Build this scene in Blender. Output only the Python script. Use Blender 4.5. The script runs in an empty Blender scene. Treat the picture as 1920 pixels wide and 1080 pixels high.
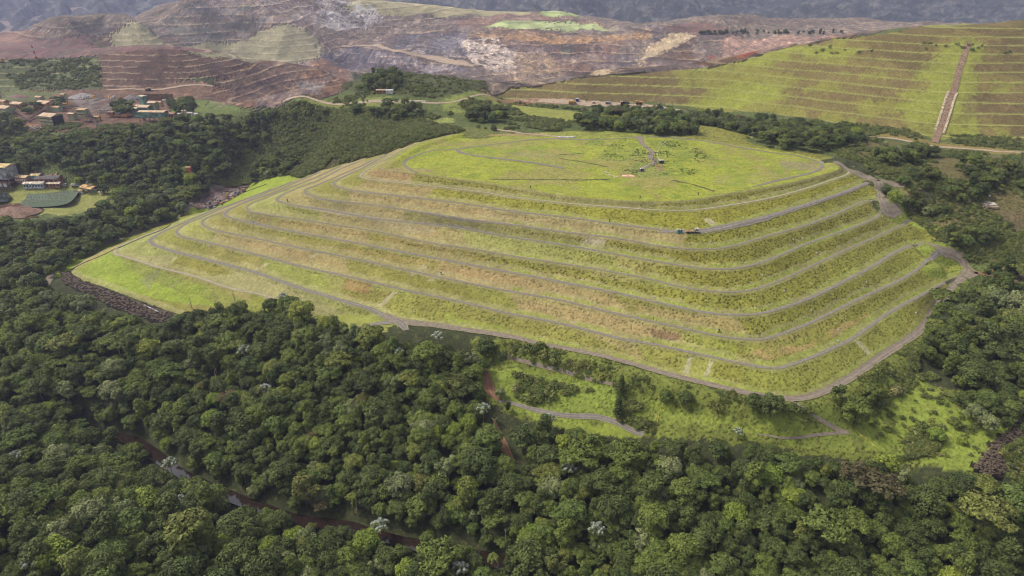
import bpy, bmesh, math, random
import numpy as np
from mathutils import Matrix, Vector

# ---------------------------------------------------------------- camera, world, sun
SC = bpy.context.scene
COL = SC.collection
PITCH = math.radians(26.0); FOC = 1280.0; CAMH = 183.0
cam_d = bpy.data.cameras.new('camera')
cam_d.sensor_width = 36.0; cam_d.lens = 24.0
cam_d.clip_start = 1.0; cam_d.clip_end = 20000.0
cam = bpy.data.objects.new('camera', cam_d); COL.objects.link(cam)
cam.location = (0, 0, CAMH); cam.rotation_euler = (math.radians(90) - PITCH, 0, 0)
SC.camera = cam
SUN_EL = math.radians(54); SUN_AZ = math.radians(-78)     # azimuth clockwise from +Y
world = bpy.data.worlds.new('World'); SC.world = world; world.use_nodes = True
wn = world.node_tree.nodes; wl = world.node_tree.links
bg = wn['Background']; sky = wn.new('ShaderNodeTexSky'); sky.sky_type = 'NISHITA'; sky.sun_disc = False
sky.sun_elevation = SUN_EL; sky.sun_rotation = SUN_AZ; sky.dust_density = 3.0; sky.air_density = 1.0
hs = wn.new('ShaderNodeHueSaturation'); hs.inputs['Saturation'].default_value = 0.35
wl.new(sky.outputs[0], hs.inputs['Color']); wl.new(hs.outputs[0], bg.inputs[0]); bg.inputs[1].default_value = 0.135
sun_d = bpy.data.lights.new('sun', 'SUN'); sun_d.energy = 2.1; sun_d.angle = math.radians(9); sun_d.color = (1.0, 0.95, 0.86)
sun = bpy.data.objects.new('sun', sun_d); COL.objects.link(sun)
sv = Vector((math.sin(SUN_AZ) * math.cos(SUN_EL), math.cos(SUN_AZ) * math.cos(SUN_EL), math.sin(SUN_EL)))
sun.rotation_euler = sv.to_track_quat('Z', 'Y').to_euler()
SC.view_settings.view_transform = 'Standard'; SC.view_settings.look = 'None'
SC.view_settings.exposure = 1.0; SC.view_settings.gamma = 1.0
SC.cycles.max_bounces = 5; SC.cycles.diffuse_bounces = 3; SC.cycles.transmission_bounces = 2
SC.cycles.volume_bounces = 0; SC.cycles.transparent_max_bounces = 4
SC.cycles.use_denoising = True; SC.cycles.filter_width = 1.1

# ---------------------------------------------------------------- small numeric helpers
def ray(u, v):
    a = (u - 960) / FOC; b = (540 - v) / FOC
    return np.array([a, math.cos(PITCH) + b * math.sin(PITCH), -math.sin(PITCH) + b * math.cos(PITCH)])
def bp(u, v, z):
    d = ray(u, v); t = (z - CAMH) / d[2]
    return (d[0] * t, d[1] * t)
def proj(x, y, z):
    zz = z - CAMH; c, s = math.cos(PITCH), math.sin(PITCH)
    dep = y * c - zz * s; up = y * s + zz * c
    dep = np.maximum(dep, 1e-3)
    return 960 + FOC * x / dep, 540 - FOC * up / dep, dep
def hsh(ix, iy, seed):
    h = (ix.astype(np.int64) * 374761393 + iy.astype(np.int64) * 668265263 + seed * 2147483647) & 0x7fffffff
    h = ((h ^ (h >> 13)) * 1274126177) & 0x7fffffff
    h = h ^ (h >> 16)
    return (h & 0xffff) / 65535.0
def vnoise(x, y, seed=0):
    ix = np.floor(x); iy = np.floor(y); fx = x - ix; fy = y - iy
    ix = ix.astype(np.int64); iy = iy.astype(np.int64)
    fx = fx * fx * (3 - 2 * fx); fy = fy * fy * (3 - 2 * fy)
    a = hsh(ix, iy, seed); b = hsh(ix + 1, iy, seed); c = hsh(ix, iy + 1, seed); d = hsh(ix + 1, iy + 1, seed)
    return (a * (1 - fx) + b * fx) * (1 - fy) + (c * (1 - fx) + d * fx) * fy
def fbm(x, y, seed=0, oc=4, lac=2.03, gain=0.5):
    s = 0; a = 1; t = 0
    for i in range(oc):
        s = s + a * (vnoise(x, y, seed + i * 17) * 2 - 1); t += a
        x = x * lac + 13.7; y = y * lac - 7.3; a *= gain
    return s / t
def sstep(a, b, x):
    t = np.clip((x - a) / (b - a), 0, 1); return t * t * (3 - 2 * t)
def catmull(pts, n=5):
    P = [np.array(p, float) for p in pts]; out = []
    Q = [2 * P[0] - P[1]] + P + [2 * P[-1] - P[-2]]
    for i in range(1, len(Q) - 2):
        p0, p1, p2, p3 = Q[i - 1], Q[i], Q[i + 1], Q[i + 2]
        for k in range(n):
            t = k / n
            out.append(0.5 * (2 * p1 + (p2 - p0) * t + (2 * p0 - 5 * p1 + 4 * p2 - p3) * t * t + (3 * p1 - p0 - 3 * p2 + p3) * t ** 3))
    out.append(P[-1]); return np.array(out)
def pip(x, y, poly):
    poly = np.asarray(poly, float); ins = np.zeros(x.shape, bool)
    bx = (x >= poly[:, 0].min()) & (x <= poly[:, 0].max()) & (y >= poly[:, 1].min()) & (y <= poly[:, 1].max())
    idx = np.nonzero(bx)
    X = x[idx]; Y = y[idx]; r = np.zeros(X.shape, bool)
    j = len(poly) - 1
    for i in range(len(poly)):
        xi, yi = poly[i]; xj, yj = poly[j]
        if yi != yj:
            c = ((yi > Y) != (yj > Y)) & (X < (xj - xi) * (Y - yi) / (yj - yi) + xi)
            r ^= c
        j = i
    ins[idx] = r; return ins
def pdist(x, y, line):
    d = np.full(x.shape, 1e9)
    for (ax, ay), (bx, by) in zip(line[:-1], line[1:]):
        vx, vy = bx - ax, by - ay; L2 = vx * vx + vy * vy + 1e-9
        t = np.clip(((x - ax) * vx + (y - ay) * vy) / L2, 0, 1)
        d = np.minimum(d, (x - ax - t * vx) ** 2 + (y - ay - t * vy) ** 2)
    return np.sqrt(d)
def lin(r, g, b, k=0.62):
    f = lambda c: (c / 255 / 12.92 if c / 255 <= 0.04045 else ((c / 255 + 0.055) / 1.055) ** 2.4)
    return np.array([f(r) * k, f(g) * k, f(b) * k])

# ---------------------------------------------------------------- the terraced mound: traced berm lines
ZL = {-1: -6.5, 0: 0, 1: 6, 2: 12, 3: 18, 4: 24, 5: 30, 6: 36, 7: 41.5, 8: 46, 9: 49.5}
LV = {}
LV[-1]=[(300,430),(287,436),(262,445),(231,459),(219,466),(215,472),(220,478),(237,482),(300,502),(362,517),(430,540),(480,550),(517,561),(600,588),(700,609)]
LV[0]=[(480,364),(437,380),(400,394),(375,404),(356,412),(331,423),(306,434),(290,443),(281,450),(284,455),(292,460),(325,471),(400,490),(480,511),(567,541),(655,567),(700,580),(740,600),(820,611),(870,618),(960,632),(1022,647),(1100,661),(1177,680),(1260,704),(1335,722),(1410,739),(1465,747),(1515,745),(1565,725),(1615,695),(1665,660),(1710,632),(1735,607),(1745,590),(1765,560)]
LV[1]=[(508,355),(437,383),(400,398),(375,409),(350,419),(335,429),(331,435),(335,440),(350,446),(400,457),(480,477),(567,500),(655,519),(747,541),(855,564),(960,589),(1025,601),(1090,616),(1160,634),(1222,645),(1297,661),(1370,677),(1440,690),(1477,686),(1540,662),(1602,632),(1665,587),(1740,547),(1777,527),(1807,515)]
LV[2]=[(547,341),(508,357),(440,387),(412,399),(385,410),(379,416),(382,423),(405,432),(480,447),(567,466),(655,483),(747,503),(855,526),(960,547),(1042,561),(1130,582),(1210,600),(1297,619),(1347,630),(1397,636),(1440,634),(1515,607),(1577,577),(1640,547),(1690,524),(1727,500)]
LV[3]=[(600,322),(545,346),(508,363),(452,382),(430,393),(422,401),(425,405),(435,409),(480,420),(567,437),(655,453),(747,471),(855,491),(960,511),(1007,520),(1147,547),(1225,565),(1310,584),(1360,590),(1400,590),(1440,585),(1515,560),(1577,530),(1635,500),(1680,472),(1710,460),(1740,457)]
LV[4]=[(640,311),(600,329),(544,352),(519,362),(494,373),(472,381),(463,388),(467,394),(480,399),(567,412),(630,422),(712,435),(805,455),(880,466),(960,480),(1090,500),(1155,511),(1225,525),(1272,537),(1325,545),(1385,547),(1440,535),(1520,500),(1590,467),(1652,440),(1702,417),(1717,414)]
LV[5]=[(672,303),(640,316),(600,337),(562,351),(531,365),(519,373),(524,378),(555,385),(630,397),(705,410),(805,421),(855,427),(960,445),(1080,463),(1185,482),(1285,499),(1330,504),(1380,503),(1440,488),(1515,456),(1590,430),(1640,409),(1655,395)]
LV[6]=[(700,300),(680,310),(641,327),(600,345),(576,354),(572,359),(578,365),(620,375),(705,385),(805,400),(880,411),(960,421),(1060,435),(1160,447),(1235,461),(1297,467),(1347,466),(1397,455),(1440,442),(1515,421),(1565,402),(1615,380),(1645,375)]
LV[7]=[(725,290),(700,304),(680,315),(655,326),(630,339),(626,345),(640,353),(685,360),(780,371),(880,383),(960,396),(1060,407),(1160,421),(1235,430),(1285,436),(1322,435),(1360,427),(1397,416),(1440,405),(1502,386),(1577,362),(1627,341)]
LV[8]=[(755,280),(725,297),(700,311),(681,323),(677,330),(687,335),(730,341),(780,346),(880,357),(960,369),(1060,381),(1160,389),(1235,394),(1297,394),(1360,386),(1440,372),(1502,356),(1552,340),(1590,326),(1587,318)]
LV[9]=[(875,247),(833,257),(783,272),(750,290),(722,310),(717,315),(730,318),(780,324),(880,337),(960,350),(1060,366),(1160,375),(1235,377),(1297,374),(1360,362),(1440,350),(1515,334),(1565,320),(1572,312),(1560,302)]
CW = {k: catmull([bp(u, v, ZL[k]) for u, v in LV[k]], 4) for k in LV}
for k in range(0, 9):
    a = CW[k][0]; CW[k] = np.concatenate([[(a[0] + 24, a[1] + 60), (a[0] + 12, a[1] + 30)], CW[k]])
TOE = catmull([bp(u, v, z) for u, v, z in [(300,415,-11),(220,452,-12),(170,478,-13),(140,500,-14),(133,512,-14),(150,522,-14),(200,540,-14),(260,562,-14),(320,585,-14),(400,604,-13),(470,598,-11),(530,600,-9.5),(600,618,-6.5),(690,636,-3)]], 4)
def closed(k, line):
    L = [tuple(p) for p in line]
    back = {9: 40}.get(k, 70)
    a = L[0]; b = L[-1]
    return np.array(L + [(b[0] + 8, b[1] + 4), (b[0] + 3, b[1] + 22), (b[0] - 60, 600), (a[0] + 60, 700)])
POLY = {k: closed(k, CW[k]) for k in CW}
I0 = 2 + 17 * 4
TAIL0 = [tuple(p) for p in CW[0][I0:]] + [(330, 480), (200, 700), (-150, 700), (-200, 560)]
POLY[9] = np.array([tuple(p) for p in CW[9]] + [bp(u, v, 48) for u, v in [(1500,289),(1400,274),(1330,263),(1250,257),(1100,256),(1000,256),(920,256)]])
POLY[-2] = np.array([tuple(p) for p in TOE] + TAIL0); POLY[-1] = np.array([tuple(p) for p in CW[-1]] + TAIL0)

# ---------------------------------------------------------------- base terrain: thin plate through surveyed points
CT = []
def C(u, v, z, h=0):
    x, y = bp(u, v, z + h); CT.append((x, y, z))
def W(x, y, z): CT.append((x, y, z))
for u, v in [(200,812),(260,832),(330,880),(390,912),(505,958),(600,975),(700,1000),(790,1022),(865,1030)]: C(u, v, -38)
W(-330, 330, -36); W(30, 190, -39); W(120, 150, -39)
for u, v, z in [(0,1080,-20),(200,1080,-22),(400,1080,-26),(600,1080,-31),(0,950,-20),(200,960,-26),(350,990,-30),(0,850,-24),(150,860,-30),(-300,1000,-14),(-300,800,-18)]: C(u, v, z, 12)
for u, v, z in [(0,750,-27),(200,740,-29),(0,650,-20),(200,660,-21),(350,640,-17),(420,760,-27),(560,900,-33),(500,800,-26),(500,700,-19),(520,610,-13),(650,680,-13),(700,760,-20),(750,880,-29),(850,700,-12),(860,800,-22),(920,930,-32),(1000,880,-27),(-300,650,-15)]: C(u, v, z, 11)
for u, v, z in [(1100,960,-30),(1100,1080,-37),(1400,1080,-36),(1400,950,-29),(1650,1060,-34),(1650,940,-27),(1900,1080,-34),(1900,950,-28),(1200,860,-23),(1400,860,-19),(1600,880,-19),(2200,1000,-28)]: C(u, v, z, 10)
for u, v, z in [(690,612,-1),(960,634,-.6),(1177,683,-.6),(1335,725,-.6),(1465,751,-.6),(1515,749,-.6),(1615,699,-.6),(1710,636,-.6),(1765,566,-.4)]: C(u, v, z)
for u, v, z in [(940,662,-7),(1010,685,-7),(1110,712,-7.5),(1210,748,-8),(1300,772,-8.5),(1400,795,-9),(1500,812,-10),(1590,812,-11),(960,755,-16),(1050,778,-16.5),(1120,780,-16),(1200,812,-18),(905,690,-9),(918,740,-14),(950,850,-24),(1000,790,-19),(1100,815,-21)]: C(u, v, z)
for u, v, z in [(1640,790,-12),(1700,720,-7),(1650,740,-7),(1760,700,-7),(1800,820,-15),(1750,870,-18),(1825,885,-18.5),(1920,795,-13),(1870,800,-13.5),(1880,890,-23),(1920,860,-22),(2100,800,-18)]: C(u, v, z)
for u, v, z in [(1850,640,-5),(1800,700,-8),(1920,700,-10),(1850,560,1),(1920,600,-2),(2150,600,2)]: C(u, v, z, 10)
for u, v, z in [(1822,508,7),(1900,515,8),(1765,470,15),(1790,480,12.5),(1740,455,18),(1760,420,25),(1725,412,24.5),(1662,392,30.5),(1700,380,34.5),(1640,337,41.6),(1655,365,35),(1860,380,35),(1800,368,38),(1720,352,41),(1590,310,46.6),(1900,450,21),(1850,440,23),(1920,400,32),(2100,420,30),(2100,500,14),(1600,318,45.8)]: C(u, v, z)
for u, v, z in [(1900,300,45),(1750,320,45),(1650,290,46),(1500,265,47),(1600,260,46),(2200,300,45)]: C(u, v, z)
for u, v, z in [(1755,272,41),(1920,284,41),(2200,294,41),(1600,252,41),(1500,238,41),(1400,226,41),(1300,215,41.5),(1200,206,42),(1100,196,43),(1000,190,44),(940,186,46)]: C(u, v, z)
for u, crest, base, y0 in ((960, 163, 186, 735), (1080, 148, 190, 722), (1180, 137, 198, 716), (1250, 132, 205, 708), (1340, 124, 214, 694), (1450, 100, 228, 656), (1560, 73, 243, 620), (1640, 66, 252, 596), (1755, 52, 264, 572), (1920, 40, 272, 566), (2200, 30, 282, 560)):
    for f_ in (0, .25, .5, .75, .97):
        v = crest + (base - crest) * f_; ta = math.tan(PITCH - math.atan((540 - v) / FOC)); sl = .40; y_ = (CAMH - 42 + y0 * sl) / (ta + sl); C(u, v, 42 + (y_ - y0) * sl)
for x, y, z in [(300,880,70),(420,880,80),(560,880,88),(760,900,95),(200,860,60),(100,880,45),(0,870,35),(450,1050,30),(700,1100,60),(250,1100,-10),(900,1300,20),(1000,900,110)]: W(x, y, z)
for u, v, z in [(900,258,48),(1000,250,48),(1100,246,48),(1250,255,48),(1400,262,48),(1450,278,48.5),(1000,215,47),(1100,222,45),(1250,222,43),(920,236,49)]: C(u, v, z)
for u, v, z in [(700,189,58),(780,190,58),(900,186,57),(560,190,54),(620,182,56),(720,137,71),(780,146,69),(850,153,66),(905,172,58),(660,165,61),(650,240,44),(750,240,47),(850,225,50),(600,290,24),(530,300,12),(700,270,39),(480,210,40),(520,250,24),(450,300,2)]: C(u, v, z)
for x, y, z in [(-220,575,-2),(-203,570,7),(-185,572,13),(-163,575,19),(-143,575,26),(-127,572,32),(-111,560,37),(-99,556,42),(-86,556,46.5),(-38,590,50)]: W(x, y, z)
for x, y, z in [(-100,400,-14),(0,360,-12),(100,320,-10),(0,450,-6),(100,400,-6),(200,380,-4),(-180,450,-16),(0,500,16),(120,480,18),(60,545,40),(180,500,34),(-60,500,10),(-120,510,0)]: W(x, y, z)
for u, v, z in [(97,515,-14.5),(160,470,-14),(250,438,-12.5),(340,402,-11),(362,372,-9),(420,350,-8),(475,339,-7),(560,332,-5),(440,370,-9),(300,415,-11.5),(133,512,-14),(150,560,-18),(230,590,-19),(330,600,-16),(215,572,-19)]: C(u, v, z)
for u, v, z in [(60,370,-6),(27,380,-6),(140,360,-6),(100,390,-6),(200,365,-5),(0,350,-5),(0,400,-4),(250,350,-4),(-300,380,-2)]: C(u, v, z)
for u, v, z in [(50,450,-14),(0,520,-17),(200,420,-11),(280,390,-9),(330,370,-7),(0,590,-19),(100,560,-19)]: C(u, v, z, 10)
for u, v, z in [(0,300,8),(100,290,12),(200,300,8),(300,300,8),(380,330,-2),(300,260,20),(400,240,27),(420,215,33),(340,225,30),(200,255,22),(50,258,20),(-300,280,15)]: C(u, v, z, 9)
for u, v, z in [(0,235,30),(100,236,29),(200,235,29),(300,225,31),(380,220,32),(0,185,33),(200,175,34),(400,190,30),(-300,220,32)]: C(u, v, z)
for u, v, z in [(0,167,35),(100,167,35),(190,166,35),(300,163,36),(420,150,38),(100,112,60),(0,114,60),(180,106,63),(250,98,68),(340,98,68),(380,108,60),(450,118,50),(-300,115,60)]: C(u, v, z)
for u, v, z in [(480,196,14),(440,190,20),(560,150,20),(620,160,10),(600,130,28),(500,130,36),(650,150,5),(520,175,12)]: C(u, v, z)
for u, v, z in [(0,75,50),(60,80,50),(150,85,45),(30,60,58),(200,68,52),(120,40,78),(250,28,84),(350,5,92),(500,0,92),(-300,60,60)]: C(u, v, z)
for u, v, z in [(250,110,20),(400,120,5),(560,120,-5),(300,72,40),(450,65,35),(590,68,30),(640,110,-15),(640,85,5),(750,90,5),(870,122,-25),(700,120,-25),(800,132,-35)]: C(u, v, z)
for u, v, z in [(870,160,-38),(960,150,-40),(1060,145,-40),(1120,135,-35),(900,60,14),(1050,58,16),(1180,56,18),(1290,60,22),(800,65,12),(700,60,14),(980,100,-12),(1100,95,-10),(1250,110,-20),(1200,120,-28),(1350,100,-5),(1400,62,25),(1550,66,30),(1330,45,38)]: C(u, v, z)
for u, v, z in [(600,5,75),(700,5,68),(850,12,52),(950,20,45),(1070,28,38),(1130,45,20),(800,35,35),(600,35,45),(950,45,26)]: C(u, v, z)
for x, y, z in [(-100,2400,10),(300,2500,-40),(900,2400,-40),(-1100,2400,-80),(-1500,2200,-80),(-1000,1650,-10),(-1250,1750,-50),(-500,2500,30),(1600,2400,-20),(0,3300,-100),(-1800,3300,-50),(1800,3300,-100),(-3000,6500,0),(0,6500,0),(3500,6500,0),(-1500,1500,-20),(1500,1700,0)]: W(x, y, z)
for x, y, z in [(0,120,-40),(-150,110,-25),(150,110,-40),(-260,200,-14),(300,200,-32),(420,300,-22)]: W(x, y, z)
CT = np.array(CT)
def wc(x, y): return np.stack([x / y * 2.2, np.log(y) * 2.0], -1)
def tps_fit(P, z, lam=8e-4):
    n = len(P); d2 = ((P[:, None] - P[None]) ** 2).sum(-1); K = 0.5 * d2 * np.log(d2 + 1e-12)
    A = np.zeros((n + 3, n + 3)); A[:n, :n] = K + lam * np.eye(n); A[:n, n] = 1; A[:n, n + 1:] = P; A[n, :n] = 1; A[n + 1:, :n] = P.T
    return np.linalg.solve(A, np.concatenate([z, np.zeros(3)]))
TPp = wc(CT[:, 0], CT[:, 1]); TPw = tps_fit(TPp, CT[:, 2])
def base_z(x, y):
    sh = x.shape; q = wc(x.ravel(), y.ravel()).astype(np.float32); out = np.empty(len(q)); n = len(TPp)
    p = TPp.astype(np.float32)
    for i in range(0, len(q), 60000):
        c = q[i:i + 60000]
        d2 = (c[:, None, 0] - p[None, :, 0]) ** 2 + (c[:, None, 1] - p[None, :, 1]) ** 2
        out[i:i + 60000] = (0.5 * d2 * np.log(d2 + 1e-12)) @ TPw[:n].astype(np.float32) + TPw[n] + c @ TPw[n + 1:]
    return out.reshape(sh)
# terrain sheet: rows get farther apart with distance
ys = [110.0]
while ys[-1] < 7000:
    y = ys[-1]
    ys.append(y + (2.2 if y < 235 else 0.8 if y < 600 else 0.0030 * y if y < 2300 else 0.012 * y))
YS = np.array(ys); NC = 1150
SM = 0.92 + 0.42 * (1 - sstep(180, 700, YS))
SG = np.linspace(-1, 1, NC)
GX = YS[:, None] * SM[:, None] * SG[None]; GY = np.repeat(YS[:, None], NC, 1)
NR = len(YS)
GB = base_z(GX, GY)
rough = 0.5 + 2.0 * sstep(600, 2000, GY)
GB += fbm(GX / 40, GY / 40, 3) * rough + fbm(GX / 9, GY / 9, 5, 3) * 0.35
GB += fbm(GX / 170, GY / 260, 91, 4) * 20 * sstep(1050, 1500, GY) * (1 - sstep(1900, 2300, GY)) + (1 - 2 * np.abs(fbm(GX / 90, GY / 400, 93, 3))) * 7 * sstep(1200, 1500, GY) * (1 - sstep(1900, 2200, GY)) - 3.5 * sstep(1200, 1500, GY)
def blend_line(G, line, zl, d0, d1, side=None):
    line = np.asarray(line); m = np.nonzero((GX > line[:, 0].min() - d1) & (GX < line[:, 0].max() + d1) & (GY > line[:, 1].min() - d1) & (GY < line[:, 1].max() + d1))
    d = pdist(GX[m], GY[m], line); w = 1 - sstep(d0, d1, d); G[m] = G[m] * (1 - w) + zl * w
blend_line(GB, TOE, -14.2, 2, 16)
blend_line(GB, [bp(590, 596, -8), bp(640, 606, -6)], -8, 6, 24)
blend_line(GB, [bp(650, 606, -5), bp(700, 612, -3)], -4, 6, 22)
blend_line(GB, [bp(700, 611, -.5), bp(760, 610, -.2)], -.4, 8, 24)
blend_line(GB, CW[0][I0:], -.1, 3.2, 16)
RIV = catmull([bp(u, v, -37.6) for u, v in [(150,800),(200,812),(262,834),(330,882),(390,914),(450,938),(505,960),(560,976),(650,990),(700,1002),(790,1024),(870,1036),(960,1060)]], 6)
blend_line(GB, [(255, 362), (268, 374), (282, 384)], np.float64(4.0), 3, 12)
blend_line(GB, RIV, -39.0, 2.6, 9)
for k in range(1, 10):   # the road up the right-hand end ties the berms to the natural ground
    e = CW[k][-1]; blend_line(GB, [tuple(e), (e[0] + 7, e[1] + 3)], ZL[k] + .25, 4, 14)
    
GZ = GB.copy()
# pile
fp = np.nonzero((np.abs(GX) < 340) & (GY > 240) & (GY < 700))
px, py = GX[fp], GY[fp]; pb = GB[fp]
lev = np.full(px.shape, -3)
for k in sorted(POLY):
    lev[pip(px, py, POLY[k])] = k
DL = {k: pdist(px, py, CW[k]) for k in CW}; DL[-2] = pdist(px, py, TOE)
ZZ = dict(ZL); ZZ[-2] = -14.0
pz = np.full(px.shape, -99.0); dcn = np.full(px.shape, 9.0); tt = np.zeros(px.shape)
for k in range(-2, 9):
    m = lev == k
    if not m.any(): continue
    do, di = DL[k][m], DL[k + 1][m]; s = do + di
    if k == -2:   # lowest face: starts at the toe, meets level -1 or level 0
        di = np.minimum(DL[-1][m], np.where(px[m] > -80, DL[0][m], 1e9)); s = do + di
        zt = np.where(DL[-1][m] < DL[0][m], -6.5, 0.0)
    else: zt = ZZ[k + 1]
    hw = np.minimum(1.6, 0.15 * s) * (0 if k == -2 else 1)
    hi = np.minimum(1.0, 0.1 * s)
    t = np.clip((do - hw) / np.maximum(s - hw - hi, .5), 0, 1)
    pz[m] = ZZ[k] + (zt - ZZ[k]) * t + (0.25 * fbm(px[m] / 5, py[m] / 5, 9, 3) * np.sin(np.pi * t))
    tt[m] = t
    dcn[m] = np.where(do < di, do, -di)
m = lev == 9
d9 = DL[9][m]
pz[m] = 49.5 - 1.8 * sstep(2.5, 9, d9) + 0.5 * fbm(px[m] / 22, py[m] / 22, 31, 4) * sstep(5, 20, d9) + 1.6 * np.exp(-((px[m] - 118) ** 2 + (py[m] - 500) ** 2) / 500.)
dcn[m] = d9
inp = (pz > pb + 0.0) & (lev > -3)
GZ[fp] = np.where(inp, pz, pb)
PM = np.zeros(GX.shape, np.int8) - 9; PM[fp] = np.where(inp, lev, -9)
DC = np.full(GX.shape, 99.0); DC[fp] = np.where(inp, dcn, 99); TT = np.zeros(GX.shape); TT[fp] = tt
def grid_at(G, x, y):
    x = np.asarray(x, float); y = np.asarray(y, float)
    r = np.clip(np.interp(y, YS, np.arange(NR)), 0, NR - 1.001); i = r.astype(int); f = r - i
    sm = np.interp(y, YS, SM); c = np.clip((x / y / sm + 1) / 2 * (NC - 1), 0, NC - 1.001); j = c.astype(int); g = c - j
    return (G[i, j] * (1 - g) + G[i, j + 1] * g) * (1 - f) + (G[i + 1, j] * (1 - g) + G[i + 1, j + 1] * g) * f
def zg(x, y): return grid_at(GZ, x, y)
def hit(u, v, h=0.0):
    d = ray(u, v); t = np.geomspace(150, 7500, 5000) 
    x = d[0] * t; y = d[1] * t; z = CAMH + d[2] * t
    g = zg(x, np.maximum(y, 111)) + h
    b = np.nonzero((z < g) & (y > 111))[0]
    if len(b) == 0: i = len(t) - 1
    else: i = b[0]
    if i > 0 and len(b):
        a0 = z[i - 1] - g[i - 1]; a1 = g[i] - z[i]; w = a0 / (a0 + a1 + 1e-9)
        return (x[i - 1] + (x[i] - x[i - 1]) * w, y[i - 1] + (y[i] - y[i - 1]) * w)
    return (x[i], y[i])
def hits(pts, h=0.0): return [hit(u, v, h) for u, v in pts]

# ---------------------------------------------------------------- benches cut into the far slopes
def bench(pix, bh, fr, jit, off=0.0):
    poly = np.array(hits(pix)); m = pip(GX, GY, poly); z = GZ[m]; x, y = GX[m], GY[m]
    q = (z + off + jit * fbm(x / 150, y / 150, 41, 3)) / bh
    f = q - np.floor(q); up = np.clip((f - fr) / (1 - fr), 0, 1)
    GZ[m] = z + bh * (np.floor(q) + up - q) ; PH[m] = np.where(f < fr, 1.0, 0.0); HH[m] = f
PH = np.zeros(GX.shape); HH = np.zeros(GX.shape)
RD = [(925,178),(960,163),(1180,137),(1340,124),(1400,111),(1480,88),(1560,72),(1640,66),(1700,56),(1800,44),(2300,24),(2300,275),(1755,262),(1600,235),(1450,212),(1330,208),(1235,192),(1080,186),(1000,183)]
bench(RD, 6.4, 0.26, 1.0)
bench([(700,8),(850,13),(1060,30),(1140,48),(1330,62),(1380,66),(1240,115),(1100,146),(940,158),(700,132),(640,120),(590,95),(600,60),(590,8)], 11.0, 0.2, 3.0)
bench([(1140,138),(1230,70),(1310,62),(1560,74),(1480,88),(1400,110),(1340,123),(1180,136)], 10.0, 0.22, 2.0, 4)
bench([(-300,112),(0,114),(180,103),(260,97),(345,97),(400,108),(470,120),(430,150),(300,165),(0,169),(-300,168)], 5.6, 0.22, 0.8, 2.0)
bench([(380,205),(400,150),(470,122),(640,128),(640,160),(530,192)], 7.0, 0.25, 2.5)
bench([(-300,0),(130,42),(380,0),(760,0),(590,30),(590,68),(200,68),(60,80)], 14.0, 0.2, 4.0)
bench([(170,70),(590,66),(600,95),(590,120),(440,110),(330,92)], 9.0, 0.2, 1.5)
UX = fbm(GX / 2.4, GY / 2.4, 77, 3); UY = fbm(GX / 2.4, GY / 2.4, 78, 3)

# ---------------------------------------------------------------- land cover (what grows or lies where), as colour per vertex
COVER = np.zeros(GX.shape + (3,)); COVER[:] = lin(62, 68, 38)
TUFT = np.zeros(GX.shape); ROCK = np.zeros(GX.shape)
N1 = fbm(GX / 30, GY / 30, 101, 5); N2 = fbm(GX / 8, GY / 8, 103, 4); N3 = fbm(GX / 110, GY / 110, 105, 4); N4 = fbm(GX / 3, GY / 3, 107, 3)
def paint(pix, col, a=1.0, tuft=None, rock=None, rag=2.0, mask=None, nz=None, world=False, h=0):
    poly = np.array(pix if world else hits(pix, h), float)
    far = np.maximum(1, GY / 500)
    m = pip(GX + UX * rag * 2.2 * far + N4 * rag * far, GY + UY * rag * 2.2 * far - N4 * rag * far, poly)
    if mask is not None: m &= mask
    A = a if nz is None else a * sstep(nz[0], nz[1], N2 * .6 + N1 * .6)[m][:, None]
    COVER[m] = COVER[m] * (1 - A) + np.asarray(col) * A
    if tuft is not None: TUFT[m] = tuft
    if rock is not None: ROCK[m] = rock
L_ = lin
# general middle ground: scrubby green
paint([(-400,340),(-400,170),(0,170),(400,170),(900,130),(2400,-20),(2400,560),(1640,560),(1640,300),(900,240),(755,285),(480,345),(350,390),(0,420)], lin(92, 104, 50), tuft=.7)
far = GY > 1150
COVER[far] = lin(112, 104, 94); ROCK[far] = .8
# far mine
paint([(-400,-40),(2400,-40),(2400,-20),(1640,64),(1560,72),(1480,88),(1400,112),(1180,138),(960,165),(905,172),(880,150),(800,144),(720,136),(650,168),(600,188),(530,192),(400,206),(430,150),(470,122),(350,96),(180,105),(0,112),(-400,112)], lin(122, 112, 98), tuft=0, rock=.9)
paint([(160,72),(330,60),(590,66),(610,95),(590,122),(480,122),(400,112),(340,94)], lin(136, 132, 100), tuft=.3, rock=.2)
paint([(600,100),(660,82),(740,95),(870,122),(870,135),(700,132),(590,122)], lin(116, 112, 118), rock=1)
paint([(480,5),(640,0),(700,20),(690,52),(480,55)], lin(158, 156, 152), rock=1, nz=(-.5, .1))
paint([(120,42),(350,4),(480,5),(480,60),(200,66),(60,78)], lin(98, 96, 88), rock=.6, tuft=.3)
paint([(-300,55),(60,62),(90,80),(200,70),(420,100),(330,98),(180,104),(0,110),(-300,110)], lin(118, 90, 84), rock=.5, nz=(-.6, .2))
paint([(-300,58),(0,60),(60,68),(40,80),(-300,78)], lin(122, 98, 84), rock=.5)
paint([(640,20),(800,8),(950,20),(1000,32),(900,30),(760,30)], lin(152, 146, 96), a=.7, rock=.2)
paint([(840,40),(960,26),(1120,40),(1140,50),(1000,58),(880,58)], lin(142, 116, 96), rock=.6)
paint([(900,50),(1030,42),(1110,42),(1160,54),(1060,59),(960,57)], lin(172, 184, 118), rock=0)
paint([(1010,27),(1060,23),(1085,33),(1040,34)], lin(160, 176, 104), rock=0)
paint([(780,62),(960,54),(1220,54),(1220,72),(1120,78),(960,76),(800,72)], lin(190, 158, 108), a=.8, rock=.9)
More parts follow.
